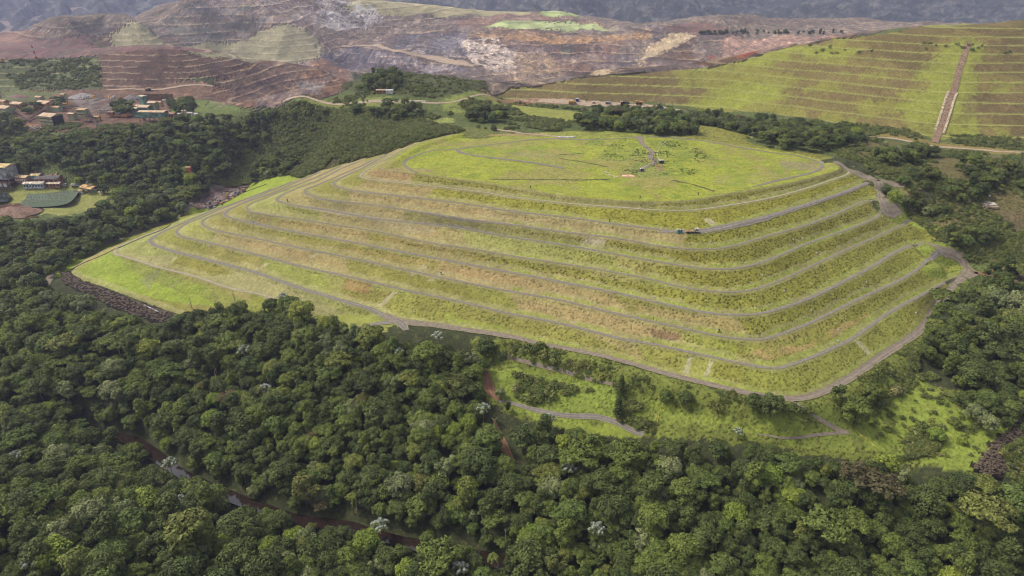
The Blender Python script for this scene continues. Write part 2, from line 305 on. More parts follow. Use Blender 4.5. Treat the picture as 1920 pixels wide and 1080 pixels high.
paint([(740,70),(870,58),(890,98),(860,118),(800,104),(740,92)], lin(112, 112, 118), rock=1)
paint([(880,72),(1200,74),(1150,100),(1110,138),(1060,142),(1000,100),(940,92)], lin(112, 92, 76), rock=.9)
paint([(860,76),(930,74),(960,100),(960,125),(930,132),(880,108)], lin(206, 192, 174), a=.95, rock=1, nz=(-.25, -.05))
paint([(930,98),(1000,98),(1060,130),(1040,146),(950,146)], lin(176, 158, 130), a=.85, rock=1, nz=(-.9, -.3))
paint([(1050,85),(1075,88),(1070,112),(1058,112)], lin(90, 100, 84), a=.7, rock=1)
paint([(1108,140),(1210,90),(1255,64),(1290,62),(1300,66),(1200,110),(1140,140)], lin(212, 190, 142), rock=.6, nz=(-.8, -.3))
paint([(1160,135),(1200,108),(1300,70),(1480,88),(1400,110),(1340,122)], lin(104, 82, 60), rock=.6)
paint([(1350,62),(1560,66),(1600,70),(1480,90),(1430,98),(1350,92)], lin(158, 132, 114), rock=.9, nz=(-.7, -.1))
paint([(1340,102),(1400,100),(1385,110),(1330,108)], lin(150, 84, 58), rock=.5)
paint([(1270,45),(1330,43),(1370,60),(1300,62),(1240,58)], lin(112, 88, 76), rock=.4)

# brown pit and left dumps
paint([(380,206),(400,150),(470,122),(560,118),(650,124),(660,160),(600,186),(530,192),(480,204)], lin(132, 104, 82), tuft=0, rock=.8)
paint([(560,150),(610,158),(600,176),(580,172)], lin(150, 150, 152), a=.8)
paint([(480,182),(600,178),(540,192),(480,205)], lin(140, 126, 124), a=.8, rock=1)
paint([(180,104),(260,96),(345,96),(400,108),(480,120),(430,150),(300,166),(190,168)], lin(98, 78, 66), tuft=.3, rock=.4)
paint([(-300,112),(0,112),(185,104),(192,168),(0,170),(-300,172)], lin(84, 92, 56), tuft=.7, rock=0)
paint([(-300,172),(0,170),(190,168),(400,158),(430,170),(400,205),(380,222),(320,238),(200,250),(40,246),(-300,250)], lin(124, 98, 78), tuft=.2, rock=.5)
paint([(135,186),(220,188),(215,212),(150,214)], lin(132, 126, 122), a=.8, nz=(-.3, .2))
paint([(0,170),(120,172),(60,190),(0,190)], lin(98, 104, 58), tuft=.6, rock=0)
paint([(320,190),(400,188),(450,205),(390,222),(320,215)], lin(98, 112, 50), tuft=.8, rock=0)
paint([(36,232),(60,232),(60,244),(40,246)], lin(176, 132, 92), tuft=0)
paint([(110,237),(200,233),(280,232),(270,240),(120,243)], lin(128, 102, 80), tuft=0)
# the big green dump on the right
rdm = pip(GX, GY, np.array(hits(RD)))
COVER[rdm] = lin(130, 118, 64); ROCK[rdm] = .1; TUFT[rdm] = .55
paint([(930,185),(960,160),(1180,132),(1400,120),(1340,160),(1300,178),(1230,195),(1080,190)], lin(122, 108, 66), tuft=.5, mask=rdm)
g = rdm & (N3 + N1 * .5 < -.02); COVER[g] = COVER[g] * .25 + lin(112, 98, 58) * .75
g = rdm & (N3 * .7 + N1 * .7 > .26); COVER[g] = COVER[g] * .35 + lin(146, 150, 56) * .65
for P_ in ([(1250,205),(1300,178),(1400,150),(1480,165),(1480,178),(1400,200),(1330,208)], [(1350,110),(1400,95),(1480,90),(1620,92),(1600,105),(1420,122),(1350,124)], [(1680,200),(1725,130),(1790,78),(1850,78),(1830,130),(1830,200),(1840,262),(1690,262),(1700,225)], [(1440,170),(1480,172),(1476,190),(1440,190)]):
    paint(P_, lin(158, 170, 56), a=.7, tuft=.3, mask=rdm, nz=(-.7, 0))
for P_ in ([(1480,170),(1640,178),(1720,184),(1700,192),(1480,188)], [(1440,125),(1720,128),(1700,138),(1440,138)], [(1600,150),(1740,150),(1740,172),(1620,174)], [(1810,180),(2300,180),(2300,222),(1800,222)], [(1830,110),(2300,112),(2300,130),(1820,130)], [(1840,78),(2300,76),(2300,92),(1840,94)]):
    paint(P_, lin(120, 102, 64), a=.7, tuft=.6, mask=rdm, nz=(-.7, 0))
mm = (PH > 0) & rdm; COVER[mm] = COVER[mm] * .25 + lin(172, 178, 82) * .75
mm = (HH > .9) & rdm; COVER[mm] = COVER[mm] * .6 + lin(98, 88, 54) * .4
mine = (GY > 740) & ~rdm
for seg, sd, cs in ((60, 3, ((96, 88, 84), (140, 124, 108), (108, 100, 104), (132, 112, 92))), (23, 8, ((88, 80, 74), (150, 138, 128), (120, 108, 100), (110, 96, 84)))):
    fb = np.floor(GZ / 11 + 0.3); hx = hsh(np.floor((GX + 25 * N1 + fb * 37) / seg), fb, sd)
    for i, c in enumerate(cs):
        w = mine & (hx > i * .2) & (hx < i * .2 + .15) & (HH > .2) & (ROCK > .5); COVER[w] = COVER[w] * .5 + lin(*c) * .5
mm = (PH > 0) & ~rdm & (N1 + N2 + N3 > -.30); COVER[mm] = COVER[mm] * .5 + lin(180, 162, 130) * .5
mm = (HH > .82) & mine; COVER[mm] *= .68
COVER[mine] *= (1.12 + .5 * np.clip(N3, -.6, .6) + .35 * N1)[mine][:, None]
fm = mine & (GY > 1100); COVER[fm] *= 1.22
for P_, c, nz_ in (([(865,76),(930,72),(965,100),(965,126),(930,134),(880,110)], (226, 214, 198), (-.3, -.1)), ([(1108,141),(1205,92),(1250,64),(1292,61),(1304,66),(1205,112),(1140,142)], (220, 200, 156), (-.8, -.4)), ([(610,102),(660,84),(700,96),(690,128),(620,122)], (100, 98, 106), (-.5, 0)), ([(700,108),(860,118),(850,132),(720,130)], (176, 170, 172), (-.1, .2)), ([(600,14),(700,10),(720,40),(610,50)], (184, 182, 178), (-.3, .2)), ([(940,62),(1210,60),(1200,72),(960,76)], (204, 166, 112), (-.4, .1)), ([(1370,66),(1560,68),(1480,86),(1380,92)], (196, 176, 160), (-.2, .1)), ([(960,104),(1030,100),(1060,136),(980,142)], (190, 168, 132), (-.4, .1)), ([(1340,100),(1420,98),(1400,108),(1330,109)], (160, 84, 56), (-1, -.5)), ([(820,64),(880,62),(850,96),(800,98)], (132, 134, 142), (-.3, .1))):
    paint(P_, lin(*c), a=.85, nz=nz_, mask=~rdm)
paint([(640,166),(700,176),(820,186),(918,178),(880,150),(800,142),(740,131),(690,136)], lin(80, 86, 44), tuft=.9)
paint([(0,110),(190,104),(190,170),(0,170)], lin(136, 138, 80), a=.8, mask=PH > 0)
# strips between dump and mound
paint([(900,162),(925,182),(1000,188),(990,195),(930,190),(905,180)], lin(138, 84, 60), tuft=0)
paint([(990,184),(1100,189),(1240,200),(1290,210),(1280,214),(1180,204),(1080,197),(1000,193)], lin(158, 126, 98), tuft=0)
paint([(1500,232),(1755,266),(1920,282),(1920,292),(1755,276),(1500,240)], lin(136, 122, 62), tuft=.3)
paint([(1560,285),(1640,262),(1700,270),(1930,296),(1990,300),(1990,500),(1800,440),(1700,390),(1660,330)], lin(112, 104, 60), tuft=.8)
paint([(830,190),(940,186),(960,200),(1000,215),(900,225),(830,205)], lin(140, 150, 62), a=.8, nz=(-.4, .2), tuft=.5)
paint([(560,188),(640,186),(780,189),(780,200),(680,215),(600,210),(540,200)], lin(128, 136, 58), a=.8, tuft=.4)
# dark scrub hill
paint([(350,340),(420,250),(500,205),(620,205),(740,212),(790,235),(850,235),(868,244),(850,255),(755,284),(600,322),(560,336),(475,344)], lin(84, 84, 48), tuft=.85, rag=1)
paint([(835,264),(868,240),(960,234),(965,262)], lin(112, 118, 54), tuft=.7)
paint([(660,136),(740,132),(880,150),(918,178),(820,186),(700,176)], lin(80, 86, 44), tuft=.9)
paint([(800,222),(850,221),(845,230),(800,231)], lin(158, 168, 80), tuft=0)
# lime meadows at the mound's foot
LIME = lin(160, 180, 50)
paint([(95,520),(98,500),(130,478),(250,432),(350,392),(345,380),(400,352),(425,338),(480,332),(560,328),(620,316),(520,350),(300,450),(200,540),(140,520)], LIME, tuft=.15, rag=.8, mask=PM == -9)
paint([(355,385),(378,362),(420,348),(470,345),(455,362),(425,378),(400,390),(372,392)], lin(136, 116, 108), tuft=.4, rock=.6, mask=PM == -9, rag=1)
paint([(215,560),(235,566),(300,595),(290,600),(225,582)], lin(128, 142, 56))
paint([(-200,350),(0,352),(130,348),(240,345),(260,362),(180,392),(120,405),(60,400),(-200,400)], lin(150, 154, 76), tuft=.4)
paint([(0,384),(60,380),(82,392),(70,408),(0,412),(-200,415),(-200,388)], lin(112, 84, 62), tuft=0, rock=1)
paint([(0,322),(60,322),(115,328),(122,350),(0,355),(-200,355),(-200,320)], lin(150, 126, 104), tuft=0, rock=.3)
# slope below the base road, right-hand meadow
fl = [(880,640),(960,634),(1100,665),(1260,708),(1410,743),(1465,750),(1515,749),(1565,729),(1615,699),(1710,636),(1770,560),(1790,600),(1700,690),(1740,720),(1930,760),(1930,800),(1830,888),(1700,872),(1560,858),(1400,835),(1200,822),(1080,812),(960,780),(900,740)]
paint(fl, lin(112, 122, 46), tuft=.8, rag=1.5, mask=PM == -9)
paint([(905,690),(1000,680),(1150,720),(1230,770),(1230,818),(1100,812),(970,775),(915,730)], lin(134, 152, 52), a=.8, tuft=.5, nz=(-.6, .1), mask=PM == -9)
paint([(960,760),(1080,790),(1150,795),(1230,818),(1180,820),(1050,805)], lin(150, 166, 56), tuft=.2, mask=PM == -9)
paint([(1205,748),(1300,774),(1400,798),(1500,815),(1480,822),(1380,808),(1290,784),(1200,758)], lin(160, 176, 60), a=.85, tuft=.2)
paint([(1600,790),(1660,735),(1720,700),(1800,770),(1930,760),(1930,800),(1830,890),(1720,870),(1620,840)], lin(146, 164, 56), tuft=.35, nz=(-1, -.3))
paint([(1640,870),(1700,800),(1780,800),(1740,850),(1720,880)], lin(112, 118, 46), a=.5, tuft=.9, nz=(-.3, .3))
paint([(1825,878),(1865,828),(1920,782),(1990,760),(1990,840),(1900,880),(1850,895)], lin(74, 60, 54), tuft=0, rock=1)
paint([(1880,890),(1990,850),(1990,1000),(1900,900)], lin(110, 128, 50), tuft=.4)
paint([(1860,505),(1930,500),(1930,530),(1870,525)], lin(140, 120, 96), a=.7)
paint([(1780,385),(1920,400),(1920,430),(1800,418)], lin(112, 96, 70), a=.6, tuft=.5)
# rock-fill toe at the lower left
paint([(112,508),(133,510),(150,524),(260,566),(330,588),(330,600),(300,606),(210,575),(120,530)], lin(70, 58, 54), tuft=0, rock=1, rag=1, mask=PM == -9)

paint([(1470,760),(1600,790),(1600,850),(1480,830),(1400,812),(1200,790),(1230,770),(1380,790)], L_(132, 148, 54), a=.6, tuft=.5, nz=(-.5, .2), mask=PM == -9)
# ---- the mound itself
inm = PM > -9
band = {-2: (150, 160, 56), -1: (166, 160, 98), 0: (158, 158, 74), 1: (166, 158, 84), 2: (168, 160, 82), 3: (168, 156, 80), 4: (164, 166, 84), 5: (170, 162, 90), 6: (170, 154, 92), 7: (166, 154, 84), 8: (142, 138, 58)}
rgt = sstep(60, 130, GX + 40 * N3 + 10 * N1)
for k, c in band.items():
    m = PM == k; w = rgt[m][:, None]
    if k >= 3: w = np.clip(w + sstep(-20, 60, GX[m] + 20 * N1[m])[:, None] * .5, 0, 1)
    COVER[m] = L_(*c) * 1.14 * (1 - w) + L_(140, 142, 48) * w
    TUFT[m] = .35 + .5 * w[:, 0]
    u = GX[m] * .93 - GY[m] * .37 * np.sign(GX[m] - 110) + 1.5 * N1[m]
    for seg, s2 in ((34 + 7 * (k % 3), 5), (77, 9)):
        h = hsh(np.floor(u / seg + k * .37), np.full(u.shape, k), s2)
        tan = L_(176, 156, 100); olv = L_(132, 132, 48); gr = L_(158, 172, 66)
        t1 = ((h < .24) * .7 * (1 - w[:, 0] * .8))[:, None]; t2 = ((h > .78) * .65)[:, None]; t3 = (((h > .5) & (h < .62)) * .5)[:, None]
        COVER[m] = COVER[m] * (1 - t1) + tan * t1; COVER[m] = COVER[m] * (1 - t2) + olv * t2; COVER[m] = COVER[m] * (1 - t3) + gr * t3
def pp(pix, c, a=.85, tuft=None, rag=.5, nz=None): paint(pix, L_(*c), a, tuft, 0, rag, mask=inm & (PM < 9), nz=nz)
TAN = (178, 156, 100); OLV = (130, 130, 46); LGR = (164, 178, 62); DRY = (178, 168, 106)
pp([(717,315),(782,323),(770,345),(690,335),(680,325)], (158, 132, 84), .9, .5)
pp([(782,323),(960,349),(1160,376),(1297,376),(1500,338),(1560,318),(1587,322),(1440,374),(1297,396),(1060,383),(765,345)], (132, 130, 50), .9, .9)
pp([(690,338),(770,348),(818,352),(795,372),(650,357)], TAN, .7, .5)
pp([(818,352),(960,372),(1100,388),(1297,398),(1440,376),(1590,330),(1630,340),(1440,405),(1300,434),(1100,412),(795,372)], (150, 150, 42), .9, .7)
pp([(1060,408),(1290,440),(1280,468),(1060,438),(900,412),(905,388)], (182, 162, 108), .8, .3, nz=(-1.2, -.3))
pp([(1290,440),(1400,420),(1560,372),(1640,345),(1640,375),(1500,425),(1400,456),(1280,466)], (142, 142, 46), .9, .8)
pp([(805,404),(1070,438),(1075,460),(960,446),(800,420)], (138, 136, 46), .85, .9)
pp([(1100,443),(1138,449),(1122,472),(1078,464)], (176, 166, 132), .9, .2)
pp([(1138,449),(1300,470),(1400,458),(1640,380),(1650,400),(1440,486),(1350,505),(1180,482),(1125,472)], (132, 130, 44), .9, .9)
pp([(1150,470),(1290,496),(1390,500),(1500,458),(1600,418),(1655,385),(1660,400),(1600,430),(1440,492),(1330,506),(1180,484)], (168, 184, 56), .85, .1)
pp([(1240,505),(1440,494),(1650,412),(1700,412),(1640,440),(1440,533),(1380,545),(1290,537)], (136, 134, 46), .85, .85)
pp([(900,470),(1120,506),(1100,522),(880,492)], OLV, .8, .85)
pp([(1080,512),(1300,545),(1400,548),(1520,505),(1640,450),(1680,470),(1500,560),(1400,588),(1320,585)], (142, 142, 50), .85, .85)
pp([(1000,525),(1300,590),(1400,600),(1400,628),(1300,610),(1100,572),(960,545),(960,520)], (178, 158, 100), .7, .5, nz=(-.8, .1))
pp([(1380,596),(1440,594),(1640,505),(1690,520),(1500,610),(1425,632),(1395,620)], (142, 142, 50), .85, .85)
pp([(960,555),(1130,590),(1280,625),(1275,643),(1150,618),(960,580)], TAN, .75, .5, nz=(-.7, .1))
pp([(1220,615),(1280,628),(1275,640),(1225,634)], (126, 100, 72), .8, .6)
pp([(230,478),(330,480),(480,515),(600,560),(680,600),(600,590),(480,552),(330,512)], (176, 168, 112), .6, .2)
pp([(344,476),(402,492),(440,512),(380,520),(310,502)], (142, 138, 52), .9, .5)
pp([(640,455),(740,475),(770,512),(720,512),(640,480)], (136, 132, 56), .7, .5)
pp([(760,508),(830,500),(940,520),(960,540),(820,525)], TAN, .6, .4)
pp([(640,540),(740,545),(745,575),(700,572),(640,555)], (140, 134, 56), .8, .6)
pp([(650,520),(700,530),(690,550),(640,540)], (158, 122, 76), .7, .4)
pp([(740,548),(860,568),(960,595),(1080,622),(1180,660),(1100,660),(960,630),(820,605),(720,582)], (142, 142, 58), .75, .6)
pp([(830,585),(870,600),(950,612),(960,630),(850,612)], LGR, .7, .2)
pp([(555,384),(640,396),(720,408),(715,414),(640,404),(550,388)], (186, 170, 138), .85, .1)
pp([(700,406),(820,416),(808,440),(700,425)], (180, 166, 122), .7, .2, nz=(-.8, 0))
pp([(480,445),(700,470),(900,500),(1000,520),(960,545),(747,500),(560,465)], (176, 146, 92), .5, .4, nz=(-.5, .3))
pp([(480,405),(640,425),(880,470),(950,480),(880,492),(640,455),(480,420)], (184, 152, 96), .5, .4, nz=(-.5, .3))
pp([(1280,665),(1345,672),(1335,715),(1265,700)], (166, 170, 78), .7, .3)
pp([(1345,680),(1440,692),(1500,690),(1690,590),(1740,550),(1770,560),(1700,635),(1560,725),(1470,742),(1350,720)], (142, 144, 56), .7, .6)
pp([(1060,650),(1290,700),(1440,738),(1500,740),(1440,746),(1280,712),(1060,658)], (156, 168, 56), .6, .3)
pp([(1300,620),(1440,650),(1560,620),(1660,560),(1760,510),(1800,512),(1740,545),(1600,630),(1480,684),(1300,655)], (152, 156, 60), .6, .5)
pp([(1400,660),(1500,650),(1620,590),(1640,585),(1540,650),(1440,676)], (184, 152, 100), .6, .3, nz=(-.4, .2))
pp([(1480,686),(1600,632),(1740,550),(1760,540),(1740,530),(1600,620),(1500,670)], (170, 182, 66), .6, .2)
pp([(1100,665),(1190,690),(1180,660),(1100,640)], (138, 138, 56), .5, .6)
pp([(135,510),(230,462),(290,440),(250,455),(212,470),(222,482),(320,515),(400,540),(400,575),(320,565),(200,540)], (160, 182, 50), .9, .15)
pp([(230,485),(300,505),(420,545),(420,570),(330,545),(230,500)], (134, 138, 60), .8, .5, nz=(-.5, .2))
pp([(260,525),(300,505),(295,515),(280,545)], (112, 104, 92), .5)
pp([(400,545),(640,595),(690,606),(600,605),(420,575)], (150, 158, 66), .8, .3)
pp([(600,588),(700,572),(765,600),(700,626),(640,622)], (152, 158, 68), .8, .3)
paint([(590,592),(700,575),(765,602),(700,630),(630,628)], L_(150, 156, 66), mask=PM == -9)
for q in ([(738,545),(747,546),(714,577),(707,575)], [(792,498),(802,500),(774,517),(765,515)], [(826,507),(836,509),(812,528),(803,526)], [(500,492),(506,494),(478,509),(472,507)], [(604,470),(610,471),(586,484),(580,483)], [(1290,668),(1300,670),(1290,704),(1278,702)], [(1330,673),(1338,675),(1326,712),(1316,710)], [(1600,638),(1608,634),(1636,664),(1628,668)], [(1318,410),(1330,409),(1362,430),(1344,433)]): pp(q, (186, 178, 138), .75, .1, .25)
paint([(1640,372),(1700,398),(1762,428),(1775,462),(1802,480),(1830,505),(1805,535),(1775,565),(1740,560),(1700,470)], L_(146, 160, 56), tuft=.4, mask=PM == -9)
# strips beside each berm road: pale gravel/short grass inside, taller dark growth on the outer lip
fl_ = inm & (PM < 9)
w = fl_ & (DC > 2.0 + .8 * N2) & (DC < 4.4 + 1.6 * N2); COVER[w] = COVER[w] * .45 + L_(178, 172, 112) * .55; TUFT[w] *= .3
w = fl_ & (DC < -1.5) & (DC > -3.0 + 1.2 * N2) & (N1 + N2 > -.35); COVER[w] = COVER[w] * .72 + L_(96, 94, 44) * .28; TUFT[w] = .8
w = fl_ & (np.abs(DC) < 2.1); COVER[w] = COVER[w] * .5 + L_(150, 144, 98) * .5; TUFT[w] = .1
# narrow base strip of brighter grass at the foot of every face
w = fl_ & (TT > .02) & (TT < .22) & (N2 > -.1) & (GX > 0); COVER[w] = COVER[w] * .5 + LIME * .5
# the plateau
pl = PM == 9
COVER[pl] = L_(176, 186, 50); TUFT[pl] = .35
for thr, c, a in ((.05, (150, 154, 58), .55), (.24, (146, 134, 78), .6)):
    w = pl & (N1 + .6 * N2 > thr); COVER[w] = COVER[w] * (1 - a) + L_(*c) * a
w = pl & (N3 * .6 + N2 < -.22); COVER[w] = COVER[w] * .6 + L_(124, 158, 46) * .4
def pt(pix, c, a=.8, tuft=.3, nz=None, rag=.6): paint(pix, L_(*c), a, tuft, 0, rag, mask=pl, nz=nz)
pt([(738,314),(800,316),(820,325),(775,322),(725,317)], (150, 134, 90))
pt([(1170,258),(1200,262),(1215,290),(1180,302),(1120,300),(1140,272)], (124, 146, 52), .45, .8, nz=(-.4, .1))
pt([(1210,262),(1290,262),(1290,280),(1240,284),(1218,272)], (114, 138, 52), .5, .9, nz=(-.4, .1))
pt([(1100,258),(1135,258),(1130,275),(1098,272)], (110, 136, 52), .5, .9, nz=(-.4, .1))
pt([(1190,305),(1240,300),(1290,330),(1200,334),(1178,322)], (120, 142, 52), .5, .9, nz=(-.4, .1))
pt([(1230,285),(1320,285),(1350,300),(1240,298)], (122, 140, 54), .5, .6)
pt([(1228,307),(1240,306),(1246,318),(1236,322)], (146, 116, 80), .8, .1)
pt([(1025,352),(1060,346),(1130,350),(1110,358),(1040,360)], (138, 126, 96), .7, .2, nz=(-.3, .2))
pt([(1340,328),(1410,322),(1440,338),(1380,350),(1340,345)], (142, 138, 86), .6, .2, nz=(-.4, .2))
pt([(1460,300),(1530,305),(1535,318),(1470,320)], (138, 128, 92), .7, .2, nz=(-.5, .1))
pt([(955,284),(1060,290),(1040,296),(960,293)], (144, 142, 84), .6)
pt([(900,285),(1000,300),(1100,305),(1090,312),(950,304)], (142, 152, 62), .5)
pt([(905,262),(1000,256),(1060,262),(1000,275),(900,275)], (156, 152, 74), .6)
for ln in ([(920,336),(1140,337)], [(1050,290),(1095,287)], [(1050,297),(1100,305),(1140,313)], [(1262,338),(1300,346),(1338,358)]):
    d = pdist(GX, GY, hits(ln)); w = pl & (d < 1.0 + .5 * N4); COVER[w] = L_(84, 92, 44); TUFT[w] = .9
# drainage line and edge strips down-left
WORN = np.clip(N2, -1, 1)
lum = COVER @ np.array([.3, .6, .1]); green = np.clip((COVER[..., 1] - COVER[..., 2]) / (COVER[..., 1] + 1e-6), 0, 1)
COVER = lum[..., None] + (COVER - lum[..., None]) * .95
COVER *= (1 - .30 * green * sstep(.10, .26, lum))[..., None]; COVER[..., 1] *= 1 - .05 * green
COVER *= (1 + .13 * N2 + .09 * N4 + .08 * N1)[..., None]
COVER = np.clip(COVER, .004, .9)

# ---------------------------------------------------------------- materials
def mat_terrain():
    m = bpy.data.materials.new('terrain_cover'); m.use_nodes = True; nt = m.node_tree; n = nt.nodes; l = nt.links
    b = n['Principled BSDF']; b.inputs['Roughness'].default_value = .95; b.inputs['Specular IOR Level'].default_value = .15
    at = n.new('ShaderNodeAttribute'); at.attribute_name = 'Col'; fx = n.new('ShaderNodeAttribute'); fx.attribute_name = 'Fx'
    sep = n.new('ShaderNodeSeparateColor'); l.new(fx.outputs['Color'], sep.inputs[0])
    geo = n.new('ShaderNodeNewGeometry')
    def noise(sc, det, ro=.6):
        t = n.new('ShaderNodeTexNoise'); t.inputs['Scale'].default_value = sc; t.inputs['Detail'].default_value = det; t.inputs['Roughness'].default_value = ro
        l.new(geo.outputs['Position'], t.inputs['Vector']); return t
    def mr(src, a, b_, c, d):
        t = n.new('ShaderNodeMapRange'); t.inputs[1].default_value = a; t.inputs[2].default_value = b_; t.inputs[3].default_value = c; t.inputs[4].default_value = d
        l.new(src, t.inputs[0]); return t.outputs[0]
    def math_(op, a, b_):
        t = n.new('ShaderNodeMath'); t.operation = op
        for i, s in enumerate((a, b_)):
            if isinstance(s, (int, float)): t.inputs[i].default_value = s
            else: l.new(s, t.inputs[i])
        return t.outputs[0]
    def mix(fac, a, b_, mode='MIX'):
        t = n.new('ShaderNodeMix'); t.data_type = 'RGBA'; t.blend_type = mode; t.clamp_factor = True
        for s, v in ((0, fac), (6, a), (7, b_)):
            if isinstance(v, (int, float)): t.inputs[s].default_value = v
            elif isinstance(v, tuple): t.inputs[s].default_value = v + (1,)
            else: l.new(v, t.inputs[s])
        return t.outputs[2]
    n1 = noise(.55, 5, .7); n2 = noise(.12, 5, .65)
    c = at.outputs['Color']
    v1 = mr(n1.outputs[0], .3, .7, .68, 1.32); v2 = mr(n2.outputs[0], .3, .7, .85, 1.15)
    vv = math_('MULTIPLY', v1, v2)
    comb = n.new('ShaderNodeCombineColor'); 
    for i in range(3): l.new(vv, comb.inputs[i])
    c = mix(1.0, c, comb.outputs[0], 'MULTIPLY')
    # dry yellowish flecks and dark tufts
    n3 = noise(.30, 6, .75); c = mix(math_('MULTIPLY', mr(n3.outputs[0], .52, .70, 0, .18), mr(sep.outputs[1], 0, .4, 1, 0)), c, tuple(lin(196, 180, 110)))
    vo = n.new('ShaderNodeTexVoronoi'); vo.inputs['Scale'].default_value = .62; vo.inputs['Randomness'].default_value = 1
    nn = noise(.9, 3); mx = n.new('ShaderNodeMix'); mx.data_type = 'VECTOR'; mx.inputs[0].default_value = .6
    l.new(geo.outputs['Position'], mx.inputs[4]); l.new(nn.outputs['Color'], mx.inputs[5])
    va = n.new('ShaderNodeVectorMath'); va.operation = 'ADD'; l.new(geo.outputs['Position'], va.inputs[0]); l.new(nn.outputs['Color'], va.inputs[1]); l.new(va.outputs[0], vo.inputs['Vector'])
    n4 = noise(.35, 5, .7)
    tf = math_('MULTIPLY', mr(vo.outputs['Distance'], .55, .2, 0, 1), mr(n4.outputs[0], .42, .56, 0, 1))
    tf = math_('MULTIPLY', tf, sep.outputs[0]); c = mix(math_('MULTIPLY', tf, .68), c, tuple(lin(70, 74, 30)))
    # rock faces: vertical streaks, stained bands
    mp = n.new('ShaderNodeMapping'); mp.inputs['Scale'].default_value = (.11, .05, .06); l.new(geo.outputs['Position'], mp.inputs[0])
    n5 = n.new('ShaderNodeTexNoise'); n5.inputs['Scale'].default_value = 1; n5.inputs['Detail'].default_value = 7; n5.inputs['Roughness'].default_value = .72; l.new(mp.outputs[0], n5.inputs['Vector'])
    rs = n.new('ShaderNodeValToRGB'); e = rs.color_ramp.elements; e[0].position = .34; e[0].color = (.30, .28, .31, 1); e[1].position = .66; e[1].color = (2.3, 2.15, 2.0, 1)
    x = e.new(.45); x.color = (.85, .80, .82, 1); x = e.new(.55); x.color = (1.15, 1.0, .9, 1)
    l.new(n5.outputs[0], rs.inputs[0]); c = mix(sep.outputs[1], c, mix(1.0, c, rs.outputs[0], 'MULTIPLY'))
    l.new(c, b.inputs['Base Color'])
    bm = n.new('ShaderNodeBump'); bm.inputs['Strength'].default_value = .9; bm.inputs['Distance'].default_value = 1.1
    hgt = math_('ADD', math_('ADD', math_('MULTIPLY', n1.outputs[0], .7), math_('MULTIPLY', tf, 1.0)), math_('MULTIPLY', math_('MULTIPLY', n5.outputs[0], sep.outputs[1]), 14)); l.new(hgt, bm.inputs['Height']); l.new(bm.outputs[0], b.inputs['Normal'])
    return m
MT = mat_terrain()
def make_grid_mesh(name, quadmask, kind='structure', label=None):
    r, c = np.nonzero(quadmask)
    idx = np.arange(NR * NC).reshape(NR, NC)
    f = np.stack([idx[r, c], idx[r, c + 1], idx[r + 1, c + 1], idx[r + 1, c]], 1)
    used, inv = np.unique(f.ravel(), return_inverse=True)
    me = bpy.data.meshes.new(name)
    co = np.stack([GX.ravel()[used], GY.ravel()[used], GZ.ravel()[used]], 1).astype(np.float32)
    me.vertices.add(len(co)); me.vertices.foreach_set('co', co.ravel())
    me.loops.add(len(inv)); me.loops.foreach_set('vertex_index', inv.astype(np.int32))
    me.polygons.add(len(f)); me.polygons.foreach_set('loop_start', np.arange(0, len(inv), 4, dtype=np.int32))
    me.polygons.foreach_set('use_smooth', np.ones(len(f), bool))
    me.update(calc_edges=True)
    a = me.color_attributes.new('Col', 'FLOAT_COLOR', 'POINT'); cc = np.ones((len(used), 4), np.float32); cc[:, :3] = COVER.reshape(-1, 3)[used]; a.data.foreach_set('color', cc.ravel())
    a = me.color_attributes.new('Fx', 'FLOAT_COLOR', 'POINT'); cc = np.ones((len(used), 4), np.float32); cc[:, 0] = TUFT.ravel()[used]; cc[:, 1] = ROCK.ravel()[used]; a.data.foreach_set('color', cc.ravel())
    me.materials.append(MT)
    o = bpy.data.objects.new(name, me); COL.objects.link(o); o['kind'] = kind
    if label: o['label'] = label
    return o
qm = PM[:-1, :-1] > -9
far_ = GY[:-1, :-1] > 1050; rdq = rdm[:-1, :-1] & ~qm
dark_h = pip(GX, GY, np.array(hits([(-300,110),(0,110),(470,120),(430,168),(0,170),(-300,170)])))[:-1, :-1] & ~qm & ~far_
if True:
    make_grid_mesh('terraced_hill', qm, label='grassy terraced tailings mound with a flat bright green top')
    make_grid_mesh('green_hillside', rdq & ~far_, label='wide benched green slope rising on the right')
    make_grid_mesh('open_pit_terrain', far_, label='brown and grey benched open pit mine below the mountains')
    make_grid_mesh('waste_terrace', dark_h, label='low dark terraced dump behind the plant')
    make_grid_mesh('ground', ~(qm | rdq | far_ | dark_h))
